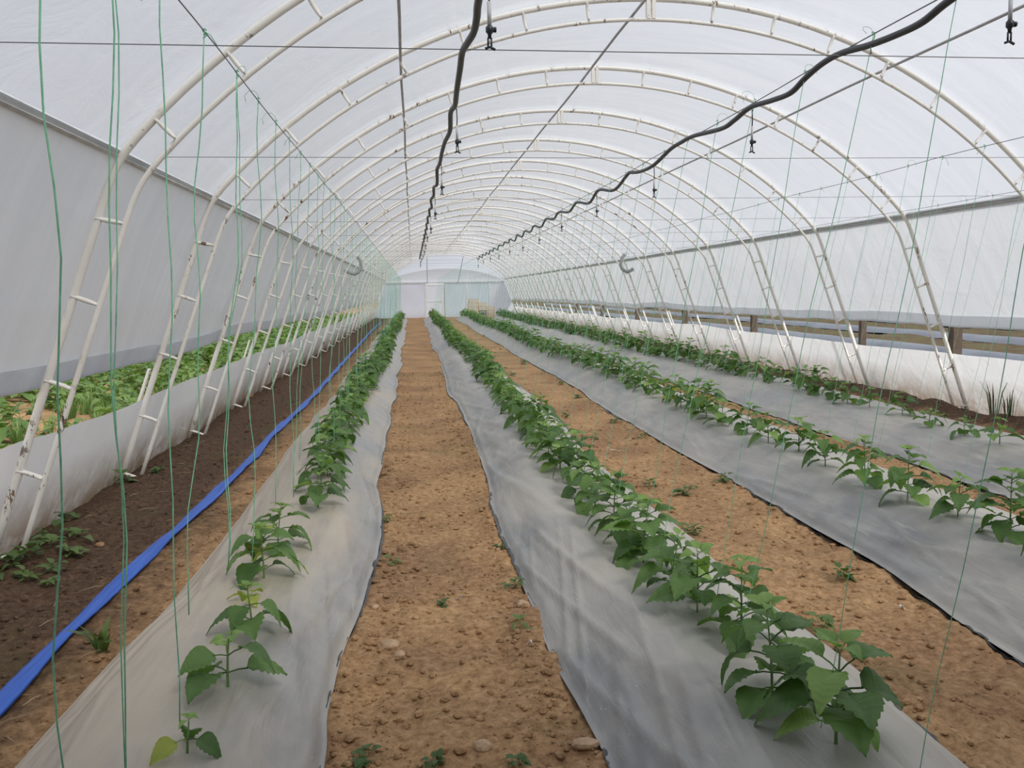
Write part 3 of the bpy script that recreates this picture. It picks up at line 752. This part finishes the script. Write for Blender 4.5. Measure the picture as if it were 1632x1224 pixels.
def plants():
    r = random.Random(21); allp = []
    for b in range(4):
        for i, (x, y, var, sc, yel) in enumerate(NEARSPOTS[b]):
            allp.append((y, b, x, 'near', var, sc, yel, i))
        y = NEARSPOTS[b][-1][1] + 0.45; i = len(NEARSPOTS[b])
        while y < BED_Y1[b] - 0.4:
            x = BEDS[b][2] + 0.06 * r.uniform(-1, 1) + 0.05 * math.sin(y * 0.4 + b)
            allp.append((y, b, x, 'near' if y < 13 else 'far', r.choice([0, 1, 2, 3, 4, 5, 9]), r.uniform(0.85, 1.1), 0.01, i)); i += 1
            y += 0.44 + r.uniform(-0.05, 0.06)
    allp.sort(key=lambda a: a[0])
    rest = MB()
    where = ['the leftmost mulch sheet', 'the mulch sheet right of central path', 'the third mulch sheet from the left', 'the rightmost mulch sheet']
    for n, (y, b, x, kind, var, sc, yel, i) in enumerate(allp):
        z = float(bed_z(b, np.array([x]), np.array([y]))[0]) + 0.004
        PLANTS.append((b, x, y, z))
        if n < 300:
            if i < 25: lb = 'crop plant on %s, %s from the viewer' % (where[b], ORD[i]); g = 'crop plants on ' + where[b]
            else: lb = 'green crop plant far along the row on %s' % where[b]; g = 'far crop plants on ' + where[b]
            if kind == 'near': near_plant(x, y, z, var, sc, lb, g, r, yel)
            else: far_plant(x, y, z, r, lb, g)
        else:
            mb, fm, sm, h = FAR_P[r.randrange(8)]; s = r.uniform(0.9, 1.25); a = r.uniform(0, 6.28)
            m = Matrix.Translation((x, y, z)) @ Matrix.Rotation(a, 4, 'Z') @ Matrix.Scale(s, 4)
            k = len(rest.v); rest.v.extend([tuple(m @ Vector(v)) for v in mb.v]); rest.f.extend([tuple(q + k for q in f) for f in mb.f]); rest.mi.extend(mb.mi)
    o = rest.build('distant_crop_plants', [M['leaf'], M['leaf_young']]); setp(o, 'dense green crop plants at the far ends of the four rows', 'plants', kind='stuff')
plants()

# ------------------------------------------------------------------ hanging green twines
def twines():
    r = random.Random(33); jobs = []
    left_y = [1.70, 2.05, 2.45, 2.94, 3.46, 3.92, 4.41]
    for w, (wx, _) in enumerate(WIRES):
        ylist = list(left_y) if w == 0 else [1.9, 2.40]
        y = ylist[-1] + 0.46
        while y < 52: ylist.append(y); y += 0.46 + r.uniform(-0.06, 0.06)
        for i, y in enumerate(ylist): jobs.append((y, w, wx, i))
    jobs.sort()
    rest = MB(); n_ind = 0
    where = ['the left crop wire', 'the crop wire beside the zigzag hose', 'the crop wire over the third bed', 'the crop wire nearest the right wall']
    for n, (y, w, wx, i) in enumerate(jobs):
        zb = r.uniform(0.30, 0.45) + (0.12 if w == 0 and r.random() < .5 else 0)
        px = BEDS[w][2] + r.uniform(-.05, .05)
        slack = r.uniform(0.008, 0.018) if w == 0 else 0.005
        ns = 16 if y < 12 else 9; pts = []; a, b_ = r.uniform(0, 6), r.uniform(0, 6); dy = r.uniform(-.06, .06)
        for j in range(ns + 1):
            s = j / ns; e = math.sin(math.pi * s) ** 0.5 if 0 < s < 1 else 0
            pts.append((wx + (px - wx) * s + e * slack * (math.sin(s * 9 + a) + 0.5 * math.sin(s * 23 + b_)), y + dy * s + e * slack * math.cos(s * 11 + b_), WIRE_Z - 0.004 - (WIRE_Z - zb) * s))
        rad = (0.0020 if y < 4 else 0.0018) if w == 0 else 0.0014
        if n < 300:
            p0 = Vector(pts[0]); root = None
            mb = MB(); mb.tube([Vector(p) - p0 for p in pts], rad, 4)
            if w == 0 and i in (1, 4): mb.tube([Vector(p) - p0 + Vector((0.02 * math.sin(4 * j / ns + 1), 0.01, 0)) * math.sin(math.pi * j / ns) for j, p in enumerate(pts)], rad * 0.8, 4)
            o = mb.build('twine', M['twine'], None, True, p0)
            if i < 25: lb = 'green garden twine hanging from %s, %s from the viewer' % (where[w], ORD[i]); g = 'twines on ' + where[w]
            else: lb = 'green garden twine hanging far along %s' % where[w]; g = 'far twines on ' + where[w]
            setp(o, lb, 'twine', g)
            if y < 9:
                kb = MB(); kb.tube([(0.006, 0, 0.004), (0, 0.008, 0.010), (-0.006, 0, 0.004), (0, -0.008, -0.004), (0.005, 0.004, -0.012), (-0.004, 0, -0.02)], rad * 1.3, 4)
                L = r.uniform(0.03, 0.075); sx = r.choice((-1, 1))
                if r.random() < 0.45:
                    kb.tube([(0, 0, 0)] + [(sx * L * (0.5 - 0.5 * math.cos(q)), 0.02 * math.sin(q), L * 0.55 * math.sin(q) + 0.01) for q in (0.6, 1.3, 2.1, 3.0, 3.9)], rad * 0.6, 4)
                else: kb.tube([(0, 0, 0), (sx * L * 0.4, 0, -L * 0.25), (sx * L * 0.7, 0.01, -L * 0.8)], rad * 0.7, 4)
                kb.build('knot', M['twine'], o)
        else: rest.tube(pts, rad, 3, False)
    o = rest.build('distant_twines', M['twine']); setp(o, 'distant green twines hanging from the wires near the back wall', 'twines', kind='stuff')
twines()

# ------------------------------------------------------------------ soil clods, stones, litter, weeds
ico_v = []; ico_f = []
def ico():
    g = (1 + 5 ** 0.5) / 2
    v = [(-1, g, 0), (1, g, 0), (-1, -g, 0), (1, -g, 0), (0, -1, g), (0, 1, g), (0, -1, -g), (0, 1, -g), (g, 0, -1), (g, 0, 1), (-g, 0, -1), (-g, 0, 1)]
    f = [(0, 11, 5), (0, 5, 1), (0, 1, 7), (0, 7, 10), (0, 10, 11), (1, 5, 9), (5, 11, 4), (11, 10, 2), (10, 7, 6), (7, 1, 8), (3, 9, 4), (3, 4, 2), (3, 2, 6), (3, 6, 8), (3, 8, 9), (4, 9, 5), (2, 4, 11), (6, 2, 10), (8, 6, 7), (9, 8, 1)]
    return [Vector(p).normalized() for p in v], f
ico_v, ico_f = ico()
def in_bed(x, y, m=0.0):
    for b in range(4):
        if edge(b, 0, y) - m < x < edge(b, 1, y) + m: return True
    return False
def off_bed(x, y, m=0.03):
    for b in range(4):
        l, r_ = float(edge(b, 0, y)), float(edge(b, 1, y))
        if l - m < x < r_ + m: return l - m if x - l < r_ - x else r_ + m
    return x
def clods():
    rs = np.random.RandomState(44); V = np.array([tuple(v) for v in ico_v]); N = 16000
    y = 2.0 * np.exp(rs.rand(N) * 2.2); lane = rs.rand(N); u = rs.rand(N)
    x = np.select([lane < .42, lane < .66, lane < .86, lane < .93], [-.35 + .97 * u, 1.66 + .94 * u, -2.5 + 1.25 * u, 3.8 + .6 * u], 5.7 + 1.1 * u)
    ok = np.abs(x + 1.65) > 0.07
    for b in range(4): ok &= ~((x > edge(b, 0, y) - 0.02) & (x < edge(b, 1, y) + 0.02))
    # the trodden middle of a path carries fewer lumps
    ok &= ~(((np.abs(x - .15) < .2) | (np.abs(x - 2.15) < .25)) & (rs.rand(N) < .6))
    x, y = x[ok][:9500], y[ok][:9500]; n = len(x); s = 0.0040 + 0.017 * rs.rand(n) ** 3.6
    J = V[None] * (1 + .28 * (rs.rand(n, 12, 1) - .5)) * (np.stack([rs.uniform(.8, 1.4, n), rs.uniform(.8, 1.4, n), rs.uniform(.5, .85, n)], -1) * s[:, None])[:, None]
    a = rs.rand(n, 1) * 6.28; c, sn = np.cos(a), np.sin(a)
    P = np.stack([J[..., 0] * c - J[..., 1] * sn + x[:, None], J[..., 0] * sn + J[..., 1] * c + y[:, None], J[..., 2] + (ground_z(x, y) + s * .25)[:, None]], -1)
    F = (np.array(ico_f)[None] + np.arange(n)[:, None, None] * 12).reshape(-1, 3)
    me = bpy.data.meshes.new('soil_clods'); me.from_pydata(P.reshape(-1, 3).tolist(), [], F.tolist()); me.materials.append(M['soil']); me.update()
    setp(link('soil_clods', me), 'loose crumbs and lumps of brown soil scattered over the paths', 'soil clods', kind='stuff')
clods()
def stones():
    r = random.Random(45)
    S = [(-2.06, 5.86, .030, 'pale stone lying on dark soil left of the blue hose'), (-0.145, 3.94, .042, 'largest pale stone at the left side of the central path'), (-0.10, 3.81, .026, 'small brown stone beside the largest pale path stone'),
         (0.503, 4.33, .028, 'dark lump against the right edge of the central path'), (0.575, 4.29, .036, 'brown lump touching the sheet right of the central path'), (0.20, 2.97, .034, 'pale flat stone low in the middle of the central path'),
         (-0.235, 4.45, .022, 'small pale stone at the left edge of the central path'), (0.56, 2.90, .036, 'pale stone at the bottom right edge of the central path')]
    for x, y, s, lb in S:
        x = off_bed(x, y, s * 1.3)
        import bmesh
        bm = bmesh.new(); bmesh.ops.create_icosphere(bm, subdivisions=2, radius=1.0)
        fx, fy, fz = r.uniform(.9, 1.4), r.uniform(.8, 1.2), r.uniform(.55, .8)
        for v in bm.verts:
            k = 1 + 0.35 * float(vn(v.co.x * 1.6 + x * 9, v.co.y * 1.6 + v.co.z * 1.3, 5))
            v.co = Vector((v.co.x * fx * s * k, v.co.y * fy * s * k, v.co.z * fz * s * k))
        me = bpy.data.meshes.new('stone'); bm.to_mesh(me); bm.free(); me.materials.append(M['stone'] if 'dark' not in lb else M['clod'])
        o = link('stone', me, None, (x, y, float(ground_z(x, y)) + s * 0.35)); setp(o, lb, 'stone', 'stones on the soil')
    L = [(0.478, 3.79, .022, .014, 'small white scrap on the right of the central path'), (0.20, 4.5, .035, .016, 'small grey-green scrap in the middle of the central path'), (1.97, 8.55, .12, .02, 'white curled strip lying on the path between second and third bed'), (2.36, 4.0, .03, .018, 'small white flake on the path right of the second bed')]
    for x, y, a, w, lb in L:
        mb = MB(); an = r.uniform(0, 3.1); R = Matrix.Rotation(an, 3, 'Z')
        pts = []
        for i in range(5):
            s = i / 4 - .5
            for sd in (-1, 1): pts.append(R @ Vector((s * a, sd * w * .5 * (1 - abs(s)), 0.012 * math.sin(i * 1.4) + 0.012)))
        mb.add(pts, [(i * 2, i * 2 + 1, i * 2 + 3, i * 2 + 2) for i in range(4)])
        me = mb.mesh('scrap', M['paper'] if 'grey' not in lb else M['mulch_out'])
        o = link('scrap', me, None, (x, y, float(ground_z(x, y)) + 0.004)); so = o.modifiers.new('thick', 'SOLIDIFY'); so.thickness = 0.002
        setp(o, lb, 'scrap', 'scraps on the paths')
    mb = MB()
    for i in range(170):
        y = 2.4 * math.exp(r.random() * 1.5); x = r.choice([r.uniform(-.3, .55), r.uniform(-2.4, -1.35), r.uniform(1.75, 2.5), r.uniform(5.8, 6.6)])
        if in_bed(x, y, .03): continue
        a = r.uniform(0, 3.1); L_ = r.uniform(.02, .07); z = float(ground_z(x, y)) + 0.010
        mb.tube([(x - math.cos(a) * L_, y - math.sin(a) * L_, z), (x, y, z + .006), (x + math.cos(a) * L_, y + math.sin(a) * L_, z)], 0.0016, 3)
    setp(mb.build('straw_bits', M['straw']), 'thin dry straw bits strewn over the soil', 'straw', kind='stuff')
stones()

def blade_mesh(seed, n, h, w, mat, spread=0.6):
    r = random.Random(seed); mb = MB()
    for i in range(n):
        a = r.uniform(0, 6.28); t = r.uniform(.25, 1) * spread; hh = h * r.uniform(.5, 1.1); d = Vector((math.cos(a), math.sin(a), 0)); sd = Vector((-d.y, d.x, 0)) * w * r.uniform(.6, 1.2)
        o = d * r.uniform(0, h * .12)
        P = [o, o + d * hh * t * .35 + Vector((0, 0, hh * .55)), o + d * hh * t + Vector((0, 0, hh * (1 - .35 * t)))]
        mb.add([P[0] - sd * .5, P[0] + sd * .5, P[1] + sd * .6, P[1] - sd * .6, P[2]], [(0, 1, 2, 3), (3, 2, 4)])
    return mb.mesh('blades', mat)
def weed_mesh(seed, n, size, mat):
    r = random.Random(seed); mb = MB()
    for i in range(n):
        V, Fc = LEAF_LO[r.randrange(3)]
        m = Matrix.Translation((r.uniform(-.25, .25) * size, r.uniform(-.25, .25) * size, r.uniform(0, .35) * size)) @ Matrix.Rotation(r.uniform(0, 6.28), 4, 'Z') @ Matrix.Rotation(-r.uniform(0, .8), 4, 'Y') @ Matrix.Scale(size * r.uniform(.3, .6), 4)
        mb.add([m @ v for v in V], Fc)
    return mb.mesh('leaves', mat)
def weeds():
    r = random.Random(46)
    wm = [weed_mesh(i, 9 + i * 2, 0.085, M['weed']) for i in range(5)]
    wb = weed_mesh(70, 7, 0.30, M['weed'])
    def put(x, y, me, s, lb, g='weeds growing on the soil', z=None):
        o = link('weed', me, None, (x, y, (float(ground_z(x, y)) if z is None else z) - 0.002)); o.rotation_euler.z = r.uniform(0, 6.28); o.scale = (s,) * 3
        setp(o, lb, 'weed', g)
    put(-1.46, 4.1, blade_mesh(5, 11, 0.17, 0.030, M['weed'], 1.1), 1.0, 'large spreading green weed between blue hose and leftmost bed')
    L = [(0.46, 4.0, 1.0, 'small green weed right of centre on the central path'), (0.55, 4.6, 1.15, 'leafy green weed at the right edge of the central path'), (0.11, 4.39, .7, 'tiny green weed in the middle of the central path'),
         (0.03, 2.88, .9, 'small green weed low in the central path'), (-0.215, 2.96, 1.0, 'green weed tuft at the bottom left edge of central path'), (-0.16, 5.1, 1.0, 'small green weed at the left of the central path'),
         (0.31, 2.83, .9, 'pale green weed at bottom right of the central path'), (-0.30, 6.2, .9, 'green weed against the leftmost sheet on the central path'), (0.62, 5.3, .8, 'tiny weed tucked under the second sheet edge'),
         (2.05, 6.54, 1.6, 'green weed clump on the path right of the second bed'), (1.88, 6.9, 1.5, 'bushy weed beside the right edge of the second sheet'), (1.78, 3.76, 1.5, 'tall green weed close to the second bed, front of path'),
         (2.32, 4.48, 1.3, 'low green weed near the third sheet, front of path'), (1.77, 5.5, 1.5, 'low weed patch beside the second sheet edge'), (2.5, 6.9, 1.3, 'small weed against the left edge of the third sheet'), (2.42, 9.2, 1.2, 'small weed by the third sheet farther down the path')]
    for i, (x, y, s, lb) in enumerate(L):
        x = off_bed(x, y, 0.05)
        put(x, y, wm[i % 5], s, lb)
    # rank growth along the left wall foot and along the right wall
    for i, (x, y, s) in enumerate([(-2.32, 5.45, 2.2), (-2.22, 5.9, 1.8), (-2.4, 5.1, 2.0), (-2.12, 5.3, 1.4), (-2.45, 6.4, 1.6), (-2.45, 7.6, 1.8), (-2.28, 5.65, 2.0), (-2.36, 5.3, 1.9), (-2.2, 5.15, 1.6), (-2.12, 5.6, 1.5), (-2.38, 5.9, 2.0), (-2.05, 5.05, 1.2), (-2.3, 8.0, 1.5), (-2.42, 4.9, 2.0)]):
        put(x, y, wm[i % 5], s, 'dark green weed patch at the foot of the left wall', 'weeds at the foot of the left wall')
    for i in range(56):
        y = 7.5 + i * 0.62 + r.uniform(-.2, .2); x = r.uniform(5.85, 6.5)
        put(x, y, wm[i % 5], r.uniform(1.1, 2.3), 'low green weed between rightmost sheet and right wall', 'weeds along the right wall')
    for i in range(40):
        y = 9.5 + i * 0.8 + r.uniform(-.3, .3); x = r.choice([r.uniform(1.72, 1.95), r.uniform(2.35, 2.55), r.uniform(3.85, 4.3)])
        if in_bed(x, y, .02): continue
        put(x, y, wm[i % 5], r.uniform(.9, 1.6), 'small green weed farther along a dirt path between beds', 'weeds farther along the paths')
    for i, (x, y, h) in enumerate([(6.56, 9.35, .50), (6.50, 9.0, .42)]):
        put(x, y, blade_mesh(80 + i, 12, h, .014, M['drygrass'], .35), 1, ['taller dark weed stalk standing against the right skirt', 'shorter dark weed stalk standing against the right skirt'][i], z=0.08)
weeds()

# ------------------------------------------------------------------ bent grey pipes, end braces, crates
def bent_pipe(pts, label):
    mb = MB(); mb.tube(catmull(pts, 6), 0.045, 10); o = mb.build('bent_pipe', M['duct']); setp(o, label, 'pipe', 'bent grey pipes at the eaves')
bent_pipe([(5.89, 24.1, 2.62), (5.79, 24.1, 2.50), (5.73, 24.1, 2.33), (5.77, 24.1, 2.17), (5.90, 24.1, 2.09), (6.02, 24.1, 2.13), (6.17, 24.1, 2.25)], 'curved grey pipe hanging below the right eave rail')
bent_pipe([(-1.44, 24.1, 2.60), (-1.36, 24.1, 2.50), (-1.33, 24.1, 2.34), (-1.40, 24.1, 2.20), (-1.52, 24.1, 2.14), (-1.66, 24.1, 2.18), (-1.80, 24.1, 2.25)], 'curved grey pipe hanging below the left eave rail')
pipe('end_brace', [(0.99, Y_END - 0.06, 2.28), (0.96, Y_A + SP * K1, 3.83)], 0.02, M['galv'], 'thin dark upright brace above the left door post', 'brace', 6, 'braces at the back wall')
pipe('end_brace', [(2.98, Y_END - 0.06, 2.28), (3.22, Y_A + SP * K1, 3.83)], 0.02, M['galv'], 'thin dark slanted brace right of the back door', 'brace', 6, 'braces at the back wall')

def crate(x, y, z, label, w=0.58, d=0.40, h=0.235, mat='crate', rz=0.0):
    root = empty('crate', (x, y, z)); root.rotation_euler.z = rz; setp(root, label, 'crate', 'wooden crates piled at the back wall')
    for k in range(3):
        zc = 0.03 + k * (h - 0.06) / 2
        for sy in (-1, 1):
            mb = MB(); mb.box((0, sy * (d / 2 - 0.006), zc), (w, 0.012, 0.05)); mb.build('slat', M[mat], root, False)
        for sx in (-1, 1):
            mb = MB(); mb.box((sx * (w / 2 - 0.006), 0, zc), (0.012, d - 0.026, 0.05)); mb.build('slat', M[mat], root, False)
    for sx in (-1, 1):
        for sy in (-1, 1):
            mb = MB(); mb.box((sx * (w / 2 - 0.03), sy * (d / 2 - 0.03), h / 2), (0.034, 0.034, h)); mb.build('corner_post', M[mat], root, False)
    mb = MB(); mb.box((0, 0, 0.012), (w - 0.03, d - 0.03, 0.014)); mb.build('base_board', M[mat], root, False)
YC = 53.6
def crates():
    for i in range(5): crate(3.60 + [0, .03, -.02, .02, .05][i], YC, 0.02 + i * 0.237, 'pale wooden crate in the tall stack by the back wall, %s from the ground' % ORD[i], 0.62)
    for i in range(2): crate(3.06, YC + 0.1, 0.02 + i * 0.237 , 'pale wooden crate %s left of the tall crate stack' % ['on the ground', 'on top of another,'][i], 0.40)
    crate(4.20, YC + 0.15, 0.50, 'pale wooden crate, lower of two above the dark bin', 0.52); crate(4.20, YC + 0.15, 0.737, 'pale wooden crate, upper of two above the dark bin', 0.52)
    crate(4.22, YC + 0.36, 0.02, 'pale wooden crate on the ground behind the dark bin', 0.5, 0.3); crate(4.22, YC + 0.36, 0.257, 'pale wooden crate resting on another behind the dark bin', 0.5, 0.3)
    for i in range(3): crate(4.72, YC + 0.05, 0.02 + i * 0.237, 'pale wooden crate in the right-hand short stack, %s from the ground' % ORD[i], 0.40)
    root = empty('bin', (4.12, YC - 0.22, 0.02)); setp(root, 'dark plastic bin standing in front of the crates', 'bin')
    mb = MB(); mb.tube([(0, 0, 0), (0, 0, 0.30)], [0.12, 0.15], 14); mb.build('body', M['bin'], root)
    mb = MB(); mb.tube([(0, 0, 0.30), (0, 0, 0.325)], 0.16, 14); mb.build('rim', M['bin'], root)
crates()

# ------------------------------------------------------------------ outside, seen under the rolled curtains
def stakes():
    for i, (y, zt) in enumerate([(8.55, .93), (13.7, .95), (18.4, .98), (24.1, 1.0), (29.5, 1.0), (35, 1.0)]):
        mb = MB(); R = Matrix.Rotation(math.radians(20), 3, 'Y'); mb.box((0, 0, 0), (0.022, 0.05, 1.02), R)
        o = mb.build('stake', M['stake'], None, False, (-2.46 - 0.17, y, 0.46)); setp(o, 'white painted slanted stake outside the left wall, %s from the viewer' % ORD[i], 'stake', 'white stakes outside the walls')
    for i, y in enumerate([13.2, 18.0, 23.0, 28.0, 33.0, 38.0]):
        mb = MB(); R = Matrix.Rotation(math.radians(-20), 3, 'Y'); mb.box((0, 0, 0), (0.022, 0.05, 1.10), R)
        o = mb.build('stake', M['stake'], None, False, (6.83 + 0.12, y, 0.50)); setp(o, 'white painted slanted stake outside the right wall, %s from the viewer' % ORD[i], 'stake', 'white stakes outside the walls')
    for i, (y, w) in enumerate([(11.5, .13), (14.05, .09), (18.8, .12), (23.8, .13), (29.0, .12), (34.5, .12), (40, .12)]):
        mb = MB()
        for zz, hh, ww in ((0.75, 1.6, w),): mb.box((0, 0, zz), (ww, ww, hh))
        mb.box((0, 0, 1.565), (w * .7, w * .7, 0.04))
        o = mb.build('fence_post', M['post'], None, False, (7.45, y, -0.1)); setp(o, 'dark weathered wooden post outside the right wall, %s from the viewer' % ORD[i], 'post', 'wooden posts outside the right wall')
    for i, x in enumerate([12.6, 16.6, 21.5, 27.5]):
        yl = np.arange(4, 110, 1.0); P = []
        for s in np.linspace(0, 1, 9):
            xx = x + (s - .5) * 1.0 + 0.10 * vn(yl * .3, .2, 140 + i); P.append(np.stack([xx, yl, -0.05 + 0.16 * math.sin(math.pi * s) ** .7 + 0.05 * vn(yl * .8, s, 141 + i)], -1))
        o = link('field_mulch_strip', grid_mesh('field_mulch_strip', np.stack(P, 1), M['mulch_out'])); setp(o, 'bluish grey mulch strip in the field outside, %s from the right wall' % ORD[i], 'mulch strip', 'mulch strips in the outside field')
stakes()
def outside_left():
    r = random.Random(50); fm = []
    for i in range(5):
        mb, st = foliage(['leaf_out'], 400 + i, 0.30, 1.35); fm.append((mb, mb.mesh('foliage', M['leaf_out']), stem_mesh([Vector((0, 0, -0.04))] + st)))
    gm = [blade_mesh(200 + i, 40, 0.34, 0.010, M['leaf_out'], .6) for i in range(4)]
    rest = MB(); n = 0; spots = []
    for row in range(7):
        y = 6.0 + r.uniform(0, .4)
        while y < 60: spots.append((y, -3.5 - row * 0.72 + r.uniform(-.14, .14))); y += (0.62 if y < 13 else 0.42) + r.uniform(-.1, .1)
    spots.sort()
    for y, x in spots:
        z = float(0.10 * vn(x * 0.4, y * 0.4, 21) + 0.07 * vn(x * 1.7, y * 1.7, 22) - 0.06); s = r.uniform(.8, 1.35); a = r.uniform(0, 6.28)
        if y < 17 and r.random() < 0.42: continue
        mb, f, st = fm[r.randrange(5)]
        if n < 160:
            root = empty('field_plant', (x, y, z)); root.rotation_euler.z = a; root.scale = (s,) * 3
            setp(root, 'pale green leafy plant in the field rows outside the left wall', 'plant', 'field plants outside the left wall'); link('foliage', f, root); link('stem', st, root); n += 1
        else:
            m = Matrix.Translation((x, y, z)) @ Matrix.Rotation(a, 4, 'Z') @ Matrix.Scale(s * 1.15, 4)
            k = len(rest.v); rest.v.extend([tuple(m @ Vector(v)) for v in mb.v]); rest.f.extend([tuple(q + k for q in fc) for fc in mb.f]); rest.mi.extend(mb.mi)
    setp(rest.build('distant_field_plants', M['leaf_out']), 'mass of green field plants farther along outside the left wall', 'plants', kind='stuff')
    for i in range(46):
        y = r.uniform(10.2, 13.5) if i < 24 else r.uniform(14, 50); x = r.uniform(-4.7, -3.3) if i < 24 else r.uniform(-5.5, -2.9)
        o = link('grass_tuft', gm[i % 4], None, (x, y, float(0.10 * vn(x * 0.4, y * 0.4, 21) - 0.08))); o.rotation_euler.z = r.uniform(0, 6); o.scale = (r.uniform(.8, 1.4),) * 3
        setp(o, 'green grass tuft growing outside the left wall', 'grass', 'grass tufts outside the left wall')
outside_left()
